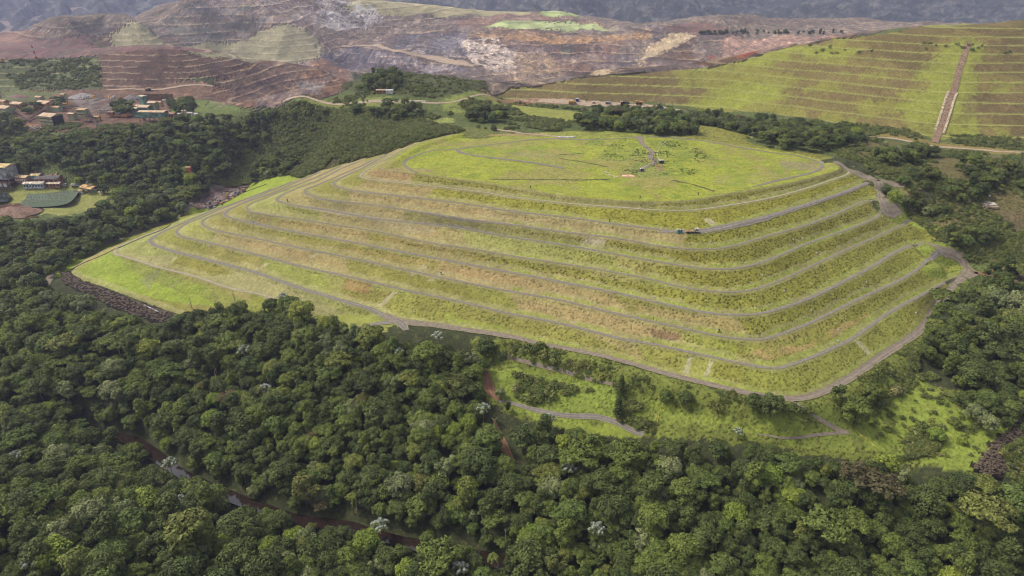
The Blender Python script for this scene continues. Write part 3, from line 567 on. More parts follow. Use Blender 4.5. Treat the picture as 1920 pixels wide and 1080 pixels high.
# mountains far behind
def mountains():
    nx, ny = 620, 240; X = np.linspace(-4500, 5200, nx)[None].repeat(ny, 0); Y = np.linspace(2700, 6400, ny)[:, None].repeat(nx, 1)
    t = (Y - 2700) / 3700; left = sstep(300, -900, X)
    r = 1 - np.abs(fbm(X / 700 + Y / 3000, Y / 1300, 61, 6)) * 2
    r2 = 1 - np.abs(fbm(X / 190 + Y / 400, Y / 500, 67, 5)) * 2
    Z = -170 + (700 + 130 * N_(X)) * t ** 1.1 * 1.15 + 230 * (r - .5) * (.35 + t) + 120 * (r2 - .5)
    me = bpy.data.meshes.new('mountain'); co = np.stack([X, Y, Z], -1).reshape(-1, 3).astype(np.float32)
    i = np.arange(nx * ny).reshape(ny, nx); f = np.stack([i[:-1, :-1], i[:-1, 1:], i[1:, 1:], i[1:, :-1]], -1).reshape(-1, 4)
    me.vertices.add(len(co)); me.vertices.foreach_set('co', co.ravel()); me.loops.add(f.size); me.loops.foreach_set('vertex_index', f.ravel().astype(np.int32))
    me.polygons.add(len(f)); me.polygons.foreach_set('loop_start', np.arange(0, f.size, 4, dtype=np.int32)); me.polygons.foreach_set('use_smooth', np.ones(len(f), bool)); me.update(calc_edges=True)
    m = bpy.data.materials.new('mountain_scrub'); m.use_nodes = True; n = m.node_tree.nodes; l = m.node_tree.links; b = n['Principled BSDF']; b.inputs['Roughness'].default_value = 1
    tx = n.new('ShaderNodeTexNoise'); tx.inputs['Scale'].default_value = .022; tx.inputs['Detail'].default_value = 9; tx.inputs['Roughness'].default_value = .7
    g = n.new('ShaderNodeNewGeometry'); l.new(g.outputs['Position'], tx.inputs['Vector'])
    cr = n.new('ShaderNodeValToRGB'); e = cr.color_ramp.elements; e[0].position = .38; e[0].color = (.016, .022, .014, 1); e[1].position = .62; e[1].color = (.11, .105, .08, 1); x = e.new(.5); x.color = (.030, .034, .030, 1)
    l.new(tx.outputs[0], cr.inputs[0]); l.new(cr.outputs[0], b.inputs['Base Color'])
    bm = n.new('ShaderNodeBump'); bm.inputs['Strength'].default_value = 1; bm.inputs['Distance'].default_value = 25; l.new(tx.outputs[0], bm.inputs['Height']); l.new(bm.outputs[0], b.inputs['Normal'])
    me.materials.append(m); o = bpy.data.objects.new('mountain', me); COL.objects.link(o); o['kind'] = 'structure'; o['label'] = 'hazy blue mountain range behind the mine'
def N_(X): return fbm(X / 1500, X * 0 + 3, 71, 3)
mountains()

# ---------------------------------------------------------------- mesh builder and tagging
class MB:
    def __init__(s): s.v = []; s.f = []
    def add(s, v, f):
        o = len(s.v); s.v += [tuple(p) for p in v]; s.f += [tuple(i + o for i in q) for q in f]; return s
    def box(s, x0, x1, y0, y1, z0, z1, top=1.0):
        cx, cy = (x0 + x1) / 2, (y0 + y1) / 2
        t = lambda x, c: c + (x - c) * top
        v = [(x0, y0, z0), (x1, y0, z0), (x1, y1, z0), (x0, y1, z0), (t(x0, cx), t(y0, cy), z1), (t(x1, cx), t(y0, cy), z1), (t(x1, cx), t(y1, cy), z1), (t(x0, cx), t(y1, cy), z1)]
        return s.add(v, [(3, 2, 1, 0), (4, 5, 6, 7), (0, 1, 5, 4), (1, 2, 6, 5), (2, 3, 7, 6), (3, 0, 4, 7)])
    def bar(s, a, b, r, n=6, r2=None):
        a = Vector(a); b = Vector(b); d = (b - a); q = d.to_track_quat('Z', 'Y'); r2 = r if r2 is None else r2
        v = []
        for p, rr in ((a, r), (b, r2)):
            for i in range(n):
                t = 2 * math.pi * (i + .5) / n; v.append(p + q @ Vector((math.cos(t) * rr, math.sin(t) * rr, 0)))
        f = [(i, (i + 1) % n, n + (i + 1) % n, n + i) for i in range(n)] + [tuple(range(n - 1, -1, -1)), tuple(range(n, 2 * n))]
        return s.add(v, f)
    def gable(s, x0, x1, y0, y1, z0, z1, ov=.4, th=.18):   # ridge along x, closed slab roof
        ym = (y0 + y1) / 2; x0 -= ov; x1 += ov; y0 -= ov; y1 += ov
        v = [];
        for x in (x0, x1): v += [(x, y0, z0), (x, ym, z1), (x, y1, z0), (x, y1, z0 + th), (x, ym, z1 + th), (x, y0, z0 + th)]
        f = [(0, 5, 4, 1), (1, 4, 3, 2), (7, 10, 11, 6), (8, 9, 10, 7)]
        f += [(0, 1, 7, 6), (1, 2, 8, 7), (2, 3, 9, 8), (3, 4, 10, 9), (4, 5, 11, 10), (5, 0, 6, 11)]
        return s.add(v, f)
    def ends(s, x0, x1, y0, y1, z0, z1, th=.15):   # triangular gable walls
        ym = (y0 + y1) / 2
        for x in (x0 + .01, x1 - th - .01):
            s.add([(x, y0, z0), (x, y1, z0), (x, ym, z1), (x + th, y0, z0), (x + th, y1, z0), (x + th, ym, z1)], [(0, 1, 2), (5, 4, 3), (0, 3, 4, 1), (1, 4, 5, 2), (2, 5, 3, 0)])
        return s
    def blob(s, c, r, seed=0, sq=.8, n=8, m=5):
        rn = random.Random(seed); v = [(c[0], c[1], c[2] + r * sq)]; 
        for i in range(1, m):
            ph = math.pi * i / m
            for j in range(n):
                t = 2 * math.pi * j / n; q = r * (.8 + .4 * rn.random()); v.append((c[0] + q * math.sin(ph) * math.cos(t), c[1] + q * math.sin(ph) * math.sin(t), c[2] + q * sq * math.cos(ph)))
        v.append((c[0], c[1], c[2] - r * sq)); L = len(v) - 1
        f = [(0, 1 + j, 1 + (j + 1) % n) for j in range(n)]
        for i in range(m - 2):
            for j in range(n): a = 1 + i * n; f.append((a + j, a + n + j, a + n + (j + 1) % n, a + (j + 1) % n))
        f += [(L, L - n + (j + 1) % n, L - n + j) for j in range(n)]
        return s.add(v, f)
    def build(s, name, mat, parent=None, smooth=False, label=None):
        me = bpy.data.meshes.new(name); me.from_pydata(s.v, [], s.f); me.update()
        if smooth: me.polygons.foreach_set('use_smooth', [True] * len(me.polygons))
        me.materials.append(mat); o = bpy.data.objects.new(name, me); COL.objects.link(o)
        if parent: o.parent = parent
        if label: o['label'] = label
        return o
def tag(o, label, cat, group=None, kind=None):
    o['label'] = label; o['category'] = cat
    if group: o['group'] = group
    if kind: o['kind'] = kind
    return o
def thing(name, label, cat, uv=None, xy=None, rot=0, group=None, dz=0):
    o = bpy.data.objects.new(name, None); COL.objects.link(o); o.empty_display_size = .5
    if uv: xy = hit(*uv)
    o.location = (xy[0], xy[1], float(zg(*xy)) + dz); o.rotation_euler = (0, 0, math.radians(rot))
    return tag(o, label, cat, group)
_mc = {}
def M(r, g, b, rough=.8, noise=.25, scale=.6, metal=0, stain=None):
    key = (r, g, b, rough, noise, scale, stain)
    if key in _mc: return _mc[key]
    m = bpy.data.materials.new('paint'); m.use_nodes = True; nt = m.node_tree; n = nt.nodes; l = nt.links; bs = n['Principled BSDF']
    bs.inputs['Roughness'].default_value = rough; bs.inputs['Specular IOR Level'].default_value = .3
    c = tuple(lin(r, g, b, .7)) + (1,); tx = n.new('ShaderNodeTexNoise'); tx.inputs['Scale'].default_value = scale; tx.inputs['Detail'].default_value = 5; tx.inputs['Roughness'].default_value = .7
    g_ = n.new('ShaderNodeTexCoord'); l.new(g_.outputs['Object'], tx.inputs[0])
    cr = n.new('ShaderNodeValToRGB'); e = cr.color_ramp.elements; s = stain or (r * .6, g * .55, b * .5)
    e[0].position = .38; e[0].color = tuple(lin(*s, .7)) + (1,); e[1].position = .38 + .3 * (1 - noise); e[1].color = c
    l.new(tx.outputs[0], cr.inputs[0]); l.new(cr.outputs[0], bs.inputs[0]); _mc[key] = m; return m
RUST = (128, 84, 52)

# ---------------------------------------------------------------- roads and tracks: ribbons laid on the ground
def mat_road(name, base, edge):
    m = bpy.data.materials.new(name); m.use_nodes = True; nt = m.node_tree; n = nt.nodes; l = nt.links; b = n['Principled BSDF']; b.inputs['Roughness'].default_value = .95; b.inputs['Specular IOR Level'].default_value = .1
    uv = n.new('ShaderNodeUVMap'); sp = n.new('ShaderNodeSeparateXYZ'); l.new(uv.outputs[0], sp.inputs[0])
    cr = n.new('ShaderNodeValToRGB'); e = cr.color_ramp.elements; B = tuple(lin(*base)) + (1,); E = tuple(lin(*edge)) + (1,); D = tuple(lin(*[c * .86 for c in base])) + (1,)
    e[0].position = 0; e[0].color = E; e[1].position = 1; e[1].color = E
    for p, c in ((.12, B), (.3, D), (.42, B), (.5, tuple((B[i] * .65 + E[i] * .35) for i in range(3)) + (1,)), (.58, B), (.7, D), (.88, B)): x = e.new(p); x.color = c
    g = n.new('ShaderNodeNewGeometry'); tx = n.new('ShaderNodeTexNoise'); tx.inputs['Scale'].default_value = .5; tx.inputs['Detail'].default_value = 6; tx.inputs['Roughness'].default_value = .7; l.new(g.outputs['Position'], tx.inputs[0])
    ad = n.new('ShaderNodeMath'); ad.operation = 'MULTIPLY_ADD'; ad.inputs[1].default_value = .35; l.new(tx.outputs[0], ad.inputs[0])
    sb = n.new('ShaderNodeMath'); sb.operation = 'SUBTRACT'; sb.inputs[1].default_value = .175; l.new(sp.outputs[0], sb.inputs[0]); l.new(sb.outputs[0], ad.inputs[2]); l.new(ad.outputs[0], cr.inputs[0])
    hv = n.new('ShaderNodeMapRange'); hv.inputs[1].default_value = .3; hv.inputs[2].default_value = .7; hv.inputs[3].default_value = .7; hv.inputs[4].default_value = 1.3; l.new(tx.outputs[0], hv.inputs[0])
    mx = n.new('ShaderNodeMix'); mx.data_type = 'RGBA'; mx.blend_type = 'MULTIPLY'; mx.inputs[0].default_value = 1; l.new(cr.outputs[0], mx.inputs[6]); cc = n.new('ShaderNodeCombineColor')
    for i in range(3): l.new(hv.outputs[0], cc.inputs[i])
    l.new(cc.outputs[0], mx.inputs[7]); l.new(mx.outputs[2], b.inputs[0]); return m
R_GREY = mat_road('gravel_track', (136, 128, 118), (142, 136, 92)); R_PALE = mat_road('pale_track', (172, 160, 140), (150, 150, 84))
R_BROWN = mat_road('dirt_track', (142, 128, 114), (118, 116, 64)); R_TAN = mat_road('haul_track', (182, 160, 136), (136, 120, 102)); R_RED = mat_road('red_earth', (146, 108, 84), (112, 108, 58))
def ribbon(name, xy, width, mat, label=None, up=.14, seed=0, zs=None):
    P = np.array(xy, float); seg = np.hypot(*np.diff(P, axis=0).T); s = np.concatenate([[0], np.cumsum(seg)]); step = max(1.0, min(4.0, s[-1] / 300)); t = np.arange(0, s[-1], step)
    X = np.interp(t, s, P[:, 0]); Y = np.interp(t, s, P[:, 1]); k = 3
    tx, ty = np.gradient(X), np.gradient(Y); L = np.hypot(tx, ty) + 1e-9; nx, ny = -ty / L, tx / L
    w0 = np.interp(t / s[-1], np.linspace(0, 1, len(np.atleast_1d(width))), np.atleast_1d(width)) * .5 if np.ndim(width) else np.full(t.shape, width * .5)
    wl = w0 * (1 + .18 * fbm(t / 5, t * 0 + seed, 11, 3)); wr = w0 * (1 + .18 * fbm(t / 5, t * 0 + seed + 9, 12, 3))
    fr = np.array([-1, -.5, 0, .5, 1]); v = []; uvs = []
    for i in range(len(t)):
        for f in fr:
            w = wl[i] if f > 0 else wr[i]; v.append((X[i] + nx[i] * f * w, Y[i] + ny[i] * f * w))
    v = np.array(v); z = zg(v[:, 0], v[:, 1]) + up; a = np.arange(len(t) - 1)[:, None] * 5 + np.arange(4)[None]; a = a.ravel()
    f = np.stack([a, a + 1, a + 6, a + 5], 1)
    z = np.maximum(z, np.minimum(zg(v[:, 0] + .4, v[:, 1]), zg(v[:, 0] - .4, v[:, 1])) + up)
    me = bpy.data.meshes.new(name); me.from_pydata([tuple(p) + (zz,) for p, zz in zip(v.tolist(), z.tolist())], [], f[:, ::-1].tolist())
    ul = me.uv_layers.new(name='UVMap'); li = np.empty(len(me.loops), np.int32); me.loops.foreach_get('vertex_index', li)
    uu = np.stack([(li % 5) / 4., (li // 5) * step], 1).astype(np.float32); ul.data.foreach_set('uv', uu.ravel()); me.update()
    me.materials.append(mat); o = bpy.data.objects.new(name, me); COL.objects.link(o); o['kind'] = 'structure'
    if label: o['label'] = label
    return o
BW = {-1: 1.7, 0: 2.9, 1: 2.0, 2: 1.8, 3: 2.1, 4: 1.5, 5: 1.8, 6: 1.6, 7: 1.8, 8: 1.4}
for k in range(-1, 9):
    c = CW[k]; c = c[2:] if k >= 0 else c[:-8]
    ribbon('berm_road', c, BW[k], R_PALE if k in (-1, 8) else R_GREY, 'narrow gravel track along a berm of the mound', seed=k)
def road(pix, w, mat, label=None, name='dirt_road', n=5, seed=1, up=.16):
    return ribbon(name, catmull(hits(pix), n), w, mat, label, seed=seed, up=up)
road([(80,545),(97,515),(102,500),(125,485),(160,470),(200,455),(250,438),(300,420),(340,402),(355,387),(362,374),(385,362),(420,350),(460,344)], 5.0, R_BROWN, 'dirt road along the left foot of the mound')
ribbon('dirt_road', CW[0][I0 - 2:], [5.5, 3.4, 3.8, 4.6, 4.2], R_BROWN, 'gravel road round the foot of the mound', up=.24)
ribbon('berm_road', catmull([bp(u, v, ZL[7]) for u, v in [(1235,433),(1285,434.5),(1330,432),(1397,417),(1440,406),(1502,387),(1577,363),(1627,343)]], 4), [1, 5.5, 5.5, 4.5, 4, 3.6, 3.4, 3], R_GREY, 'widened gravel berm road where the truck stands', up=.2)
road([(672,613),(700,608),(725,605),(745,603),(780,607),(820,612)], [1.5, 3.5, 5, 6, 5, 2], R_GREY, 'road junction at the foot of the mound', up=.2)
road([(735,597),(752,606),(762,620)], [2, 6, 3], R_GREY, up=.26)
road([(780,323),(765,315),(757,307),(766,298),(782,291),(807,283),(832,281),(857,280),(882,276),(940,269),(1000,262),(1040,260),(1100,262),(1190,258),(1250,258),(1330,266),(1440,285),(1490,291),(1522,299),(1541,307),(1536,317),(1510,327),(1440,343),(1390,354)], 2.4, R_GREY, 'grey track round the flat top of the mound', n=8)
road([(857,280),(866,287),(900,293),(960,300),(1010,307),(1060,316)], 3.6, R_GREY)
road([(1198,256),(1206,270),(1222,284),(1219,296),(1230,303),(1212,312),(1204,318)], [7, 4, 4, 5, 4, 3], R_BROWN, 'dirt road across the flat top to the pump cabins')
road([(1563,303),(1600,322),(1640,338),(1652,362),(1661,390),(1690,393)], [5, 6, 8, 6, 8, 7], R_BROWN, 'dirt road climbing the right end of the mound')
road([(1640,338),(1680,346),(1720,352),(1800,370),(1840,380)], 6, R_BROWN)
road([(1740,457),(1765,468),(1790,476),(1806,490),(1820,508),(1808,520)], [4, 5, 5, 6, 10, 6], R_BROWN, 'grey road joining the lower berms at the right')
road([(1722,503),(1745,486),(1768,470)], [1.8, 2.6, 3.4], R_GREY)
road([(1758,572),(1772,555),(1790,535),(1806,520)], [4, 4, 4, 5], R_BROWN)
road([(1820,508),(1870,512),(1925,506)], 5, R_RED)
road([(940,662),(965,673),(1010,685),(1060,697),(1110,712),(1160,726),(1175,738)], [1, 1.6, 1.8, 1.4, .8], R_BROWN, 'narrow track through the scrub below the road')
road([(935,752),(960,756),(1000,768),(1050,778),(1110,781),(1145,788),(1180,805),(1210,815)], [1.5, 2.6, 2.8, 2.6, 2.4], R_GREY, 'two-rut grey track in the grass near the forest')
road([(902,668),(912,700),(920,735),(938,752)], [1, 2.4, 6, 1.5], R_RED, 'red dirt track at the forest edge')
road([(925,785),(932,808),(945,838),(962,860)], [.8, 3.5, 5, 1], R_RED, 'eroded red gully among the trees')
road([(1480,752),(1520,775),(1560,800),(1592,812)], [1.4, 1.1, 1.6, 2.6], R_BROWN)
road([(1590,812),(1540,815),(1470,822),(1420,815)], [1.8, 1.0, .9, .5], R_BROWN)
road([(960,187),(1100,194),(1240,204),(1300,213),(1400,225),(1500,238),(1620,256),(1755,275),(1925,286)], [5, 12, 14, 7, 4, 4, 4, 4], R_TAN, 'tan working road at the foot of the green dump')
road([(905,168),(925,182),(965,189),(1010,190)], 9, R_RED)
road([(530,191),(600,190),(700,191),(780,192),(860,189),(940,187)], 3, R_TAN)
road([(925,242),(1000,252),(1060,258)], 3, R_TAN)
road([(620,80),(680,86),(740,95),(800,107),(850,118),(890,124)], [5, 10, 13, 17, 20], R_TAN, 'wide haul road ramp descending into the pit', up=.8)
road([(200,169),(300,168),(400,163)], 4, R_TAN, up=.4)
road([(640,195),(720,188),(800,190)], 3, R_PALE)

# drainage chute down the green dump, pipes and channels
def poly_pipe(name, pix, r, mat, label, cat, n=4, dz=.1, sides=6):
    P = catmull(hits(pix), n); b = MB(); q = [(x, y, float(zg(x, y)) + dz) for x, y in P]
    for a, c in zip(q[:-1], q[1:]): b.bar(a, c, r, sides)
    return tag(b.build(name, mat), label, cat)
def chute():
    P = catmull(hits([(1816,80),(1806,110),(1799,130),(1790,165),(1781,186),(1772,215),(1763,242),(1752,268)]), 10)
    w = 2.7; t = np.gradient(P, axis=0); t /= np.hypot(t[:, 0], t[:, 1])[:, None]; nn = np.stack([-t[:, 1], t[:, 0]], 1)
    root = tag(bpy.data.objects.new('drainage_chute', None), 'long straight brown drainage chute running down the green slope', 'drain'); COL.objects.link(root)
    for nm, off, ww, hh, mt, r0 in (('channel_floor', 0, w, .6, M(150, 124, 98), 0), ('side_wall', w + .7, .9, 1.1, M(204, 186, 156), .5), ('side_wall', -w - .7, .9, 1.1, M(204, 186, 156), .5)):
        b = MB(); Q = P[int(len(P) * r0):] if r0 == 0 else P[int(len(P) * r0):-8]; N = nn[int(len(nn) * r0):]
        v = []; 
        for i, p in enumerate(Q):
            c = p + N[i] * off; step = (i % 8 == 0) * .5
            for f, h in ((-1, -1), (-1, hh), (1, hh), (1, -1)):
                x, y = c + N[i] * ww * f; v.append((x, y, float(zg(x, y)) + h + step * (nm == 'side_wall')))
        f = []
        for i in range(len(Q) - 1):
            for j in range(3): a = i * 4 + j; f.append((a, a + 1, a + 5, a + 4))
        f += [(3, 2, 1, 0), tuple(len(v) - 4 + j for j in range(4))]
        b.add(v, f).build(nm, mt, root)
chute()
poly_pipe('drain_pipe', [(1250,264),(1238,275),(1232,288),(1236,300)], .22, M(214, 206, 196), 'thin white curved pipe on the flat top beside the dirt road', 'pipe')
poly_pipe('drain_pipe', [(1241,759),(1234,785),(1228,803)], .16, M(196, 176, 60), 'thin yellow line down the grass below the lowest road', 'pipe')
poly_pipe('drain_pipe', [(341,523),(330,532),(318,541)], .25, M(226, 216, 196), 'short white line on the lowest grassy face at the left', 'pipe')
poly_pipe('drain_pipe', [(1605,808),(1625,824),(1648,842)], .2, M(190, 176, 80), 'thin yellowish line in the meadow grass at the right', 'pipe')
poly_pipe('drain_ditch', [(133,506),(160,492),(200,475),(260,449),(320,422),(400,388),(460,360),(500,345)], .45, M(58, 52, 40), 'dark straight drain ditch along the left foot of the mound', 'ditch', dz=-.05)
poly_pipe('drain_pipe', [(270,572),(285,579),(297,585)], .4, M(206, 200, 210), 'short pale kerb in the grass below the rock fill', 'kerb')
poly_pipe('guard_rail', [(1205,315),(1222,306),(1238,303)], .22, M(216, 206, 180), 'pale concrete edge rail linking the two small cabins', 'rail')
b_ = MB(); rr = random.Random(4)
for i in range(26):
    x, y = hit(1046 + i * 1.25, 258.5); b_.blob((x, y, float(zg(x, y)) + .4), .9 + rr.random() * .5, i)
tag(b_.build('sandbag_row', M(226, 222, 210)), 'row of white bags beside the track at the back of the flat top', 'sandbags')
b_ = MB(); 
for u, v in [(1134,323),(1138,325),(1143,328),(1149,331),(1155,332)]:
    x, y = hit(u, v); b_.box(x - 1.1, x + 1.1, y - .8, y + .8, float(zg(x, y)) - .3, float(zg(x, y)) + .35)
tag(b_.build('concrete_kerb', M(206, 196, 172)), 'curved pale concrete kerb in the grass of the flat top', 'kerb')
x, y = hit(1178, 330); b_ = MB(); b_.box(x - 4, x + 2.5, y - 2, y + 2, float(zg(x, y)) - .5, float(zg(x, y)) + .3); b_.box(x + 1, x + 4, y - 3, y, float(zg(x, y)) - .5, float(zg(x, y)) + .5)
tag(b_.build('concrete_slab', M(216, 190, 166, stain=(200, 120, 70))), 'stained pale concrete slab with rust patch on the flat top', 'slab')

# ---------------------------------------------------------------- water
def mat_water(col, rough):
    m = bpy.data.materials.new('water'); m.use_nodes = True; n = m.node_tree.nodes; l = m.node_tree.links; b = n['Principled BSDF']
    b.inputs['Base Color'].default_value = tuple(lin(*col)) + (1,); b.inputs['Roughness'].default_value = rough; b.inputs['Specular IOR Level'].default_value = .5
    tx = n.new('ShaderNodeTexNoise'); tx.inputs['Scale'].default_value = .6; tx.inputs['Detail'].default_value = 4; bm = n.new('ShaderNodeBump'); bm.inputs['Strength'].default_value = .03; bm.inputs['Distance'].default_value = .3
    l.new(tx.outputs[0], bm.inputs['Height']); l.new(bm.outputs[0], b.inputs['Normal']); return m
def flat_poly(name, pts, mat, label, z=None):
    z = float(np.min(zg(np.array([p[0] for p in pts]), np.array([p[1] for p in pts])))) + .4 if z is None else z
    b = MB(); b.add([(p[0], p[1], z) for p in pts], [tuple(range(len(pts)))]); o = b.build(name, mat); o['kind'] = 'structure'; o['label'] = label; return o
pw = [(36,382),(48,372),(54,358),(62,350.5),(100,350.5),(150,351.5),(146,362),(135,376),(118,384),(80,388),(50,388)]
flat_poly('water', catmull([bp(u, v, -4.6) for u, v in pw + pw[:1]], 4)[:-1], mat_water((106, 116, 96), .03), 'green still pond beside the processing plant', -4.6)
flat_poly('water', [bp(u, v, -4.2) for u, v in [(-60,362),(16,362),(20,368),(14,378),(-60,384)]], mat_water((42, 52, 46), .04), 'small dark pond at the left edge', -4.2)
rv = RIV
t = np.gradient(rv, axis=0); t /= np.hypot(t[:, 0], t[:, 1])[:, None]; nn = np.stack([-t[:, 1], t[:, 0]], 1)
wv = 3.3 + 1.0 * fbm(np.arange(len(rv)) / 6., np.zeros(len(rv)), 5, 2)
b_ = MB(); v = []
for i in range(len(rv)): v += [tuple(rv[i] + nn[i] * wv[i]) + (-37.4,), tuple(rv[i] - nn[i] * wv[i]) + (-37.4,)]
b_.add(v, [(2 * i, 2 * i + 1, 2 * i + 3, 2 * i + 2) for i in range(len(rv) - 1)])
o = b_.build('water', mat_water((46, 36, 29), .07)); o['kind'] = 'structure'; o['label'] = 'muddy brown river winding through the forest'

# ---------------------------------------------------------------- foliage
def mat_leaf(name, cols, rough=.75, trans=.12, seedscale=1.0):
    m = bpy.data.materials.new(name); m.use_nodes = True; nt = m.node_tree; n = nt.nodes; l = nt.links; b = n['Principled BSDF']
    b.inputs['Roughness'].default_value = rough; b.inputs['Specular IOR Level'].default_value = .22
    oi = n.new('ShaderNodeObjectInfo'); at = n.new('ShaderNodeAttribute'); at.attribute_name = 'lf'
    cr = n.new('ShaderNodeValToRGB'); e = cr.color_ramp.elements; K = len(cols)
    e[0].position = 0; e[0].color = tuple(cols[0]) + (1,); e[1].position = 1; e[1].color = tuple(cols[-1]) + (1,)
    for i in range(1, K - 1): x = e.new(i / (K - 1)); x.color = tuple(cols[i]) + (1,)
    l.new(oi.outputs['Random'], cr.inputs[0])
    mr = n.new('ShaderNodeMapRange'); mr.inputs[3].default_value = .5; mr.inputs[4].default_value = 1.75; l.new(at.outputs['Fac'], mr.inputs[0])
    cc = n.new('ShaderNodeCombineColor'); [l.new(mr.outputs[0], cc.inputs[i]) for i in range(3)]
    mx = n.new('ShaderNodeMix'); mx.data_type = 'RGBA'; mx.blend_type = 'MULTIPLY'; mx.inputs[0].default_value = 1; l.new(cr.outputs[0], mx.inputs[6]); l.new(cc.outputs[0], mx.inputs[7])
    l.new(mx.outputs[2], b.inputs['Base Color'])
    if trans:
        t = n.new('ShaderNodeBsdfTranslucent'); l.new(mx.outputs[2], t.inputs[0]); ms = n.new('ShaderNodeMixShader'); ms.inputs[0].default_value = trans
        l.new(b.outputs[0], ms.inputs[1]); l.new(t.outputs[0], ms.inputs[2]); l.new(ms.outputs[0], n['Material Output'].inputs[0])
    return m
G = lambda r, g, b, k=.75: tuple(lin(r, g, b, k * 1.02))
LEAF = {
 'dark green': mat_leaf('foliage_dark', [G(63, 72, 32), G(72, 82, 36), G(80, 88, 41), G(67, 78, 37)]),
 'mid green': mat_leaf('foliage_mid', [G(86, 96, 39), G(97, 106, 44), G(84, 98, 43), G(106, 110, 48)]),
 'olive green': mat_leaf('foliage_olive', [G(102, 108, 48), G(92, 96, 46), G(108, 112, 50), G(98, 96, 48)]),
 'grey green': mat_leaf('foliage_grey', [G(110, 116, 70), G(122, 126, 80), G(97, 108, 63), G(106, 110, 72)]),
 'bright green': mat_leaf('foliage_bright', [G(114, 126, 44), G(125, 132, 48), G(103, 120, 44), G(120, 124, 49)]),
 'brown': mat_leaf('foliage_brown', [G(88, 80, 50), G(94, 84, 52), G(84, 78, 48)]),
 'white': mat_leaf('foliage_white', [G(150, 156, 140), G(136, 146, 130), G(166, 168, 160)], trans=.1),
 'shrub': mat_leaf('foliage_shrub', [G(100, 106, 54), G(84, 92, 46), G(118, 122, 62), G(92, 104, 54), G(128, 122, 74)]),
}
M_BARK = M(150, 138, 118, noise=.5, scale=1.5); M_BARK2 = M(92, 80, 64, noise=.5)
def leaf_mesh(name, lobes, n_per, size, seed, mat, droop=.35, inner=0.0):
    """lobes: (cx, cy, cz, rx, ry, rz). Leaf clumps are small bent quads spread through each lobe's shell."""
    r = np.random.default_rng(seed); V = []; A = []
    for (cx, cy, cz, rx, ry, rz) in lobes:
        n = int(n_per * (rx * ry + rx * rz) / 2 / 4.0) + 8
        d = r.normal(size=(n, 3)); d[:, 2] = np.abs(d[:, 2]) - droop * r.random(n) * 2; d /= np.linalg.norm(d, axis=1)[:, None]
        rad = 1 - .28 * r.random(n) ** 2; lump = 1 + .16 * np.sin(d[:, 0] * 5 + seed) * np.sin(d[:, 1] * 6 + cx) + .1 * np.sin(d[:, 2] * 9 + cy)
        c = np.array([cx, cy, cz]) + d * rad[:, None] * lump[:, None] * np.array([rx, ry, rz])
        nrm = d + r.normal(size=(n, 3)) * .45 + np.array([0, 0, .35]); nrm /= np.linalg.norm(nrm, axis=1)[:, None]
        t = np.cross(nrm, r.normal(size=(n, 3))); t /= np.linalg.norm(t, axis=1)[:, None] + 1e-9; b = np.cross(nrm, t)
        s = size * (.6 + .8 * r.random(n))[:, None]; k = (.45 + .4 * r.random(n))[:, None]
        q = np.stack([c - t * s, c + b * s * k - nrm * s * .12, c + t * s, c - b * s * k - nrm * s * .12], 1)
        V.append(q.reshape(-1, 3)); v = .5 * r.random(n) + .5 * np.clip((d[:, 2] + .4) / 1.4, 0, 1) * 0 + .5 * r.random(); A.append(np.repeat(np.clip(v, 0, 1), 4))
    V = np.concatenate(V).astype(np.float32); A = np.concatenate(A).astype(np.float32); nf = len(V) // 4
    me = bpy.data.meshes.new(name); me.vertices.add(len(V)); me.vertices.foreach_set('co', V.ravel()); me.loops.add(len(V)); me.loops.foreach_set('vertex_index', np.arange(len(V), dtype=np.int32))
    me.polygons.add(nf); me.polygons.foreach_set('loop_start', np.arange(0, len(V), 4, dtype=np.int32)); me.update(calc_edges=True)
    a = me.attributes.new('lf', 'FLOAT', 'POINT'); a.data.foreach_set('value', A); me.materials.append(mat); return me
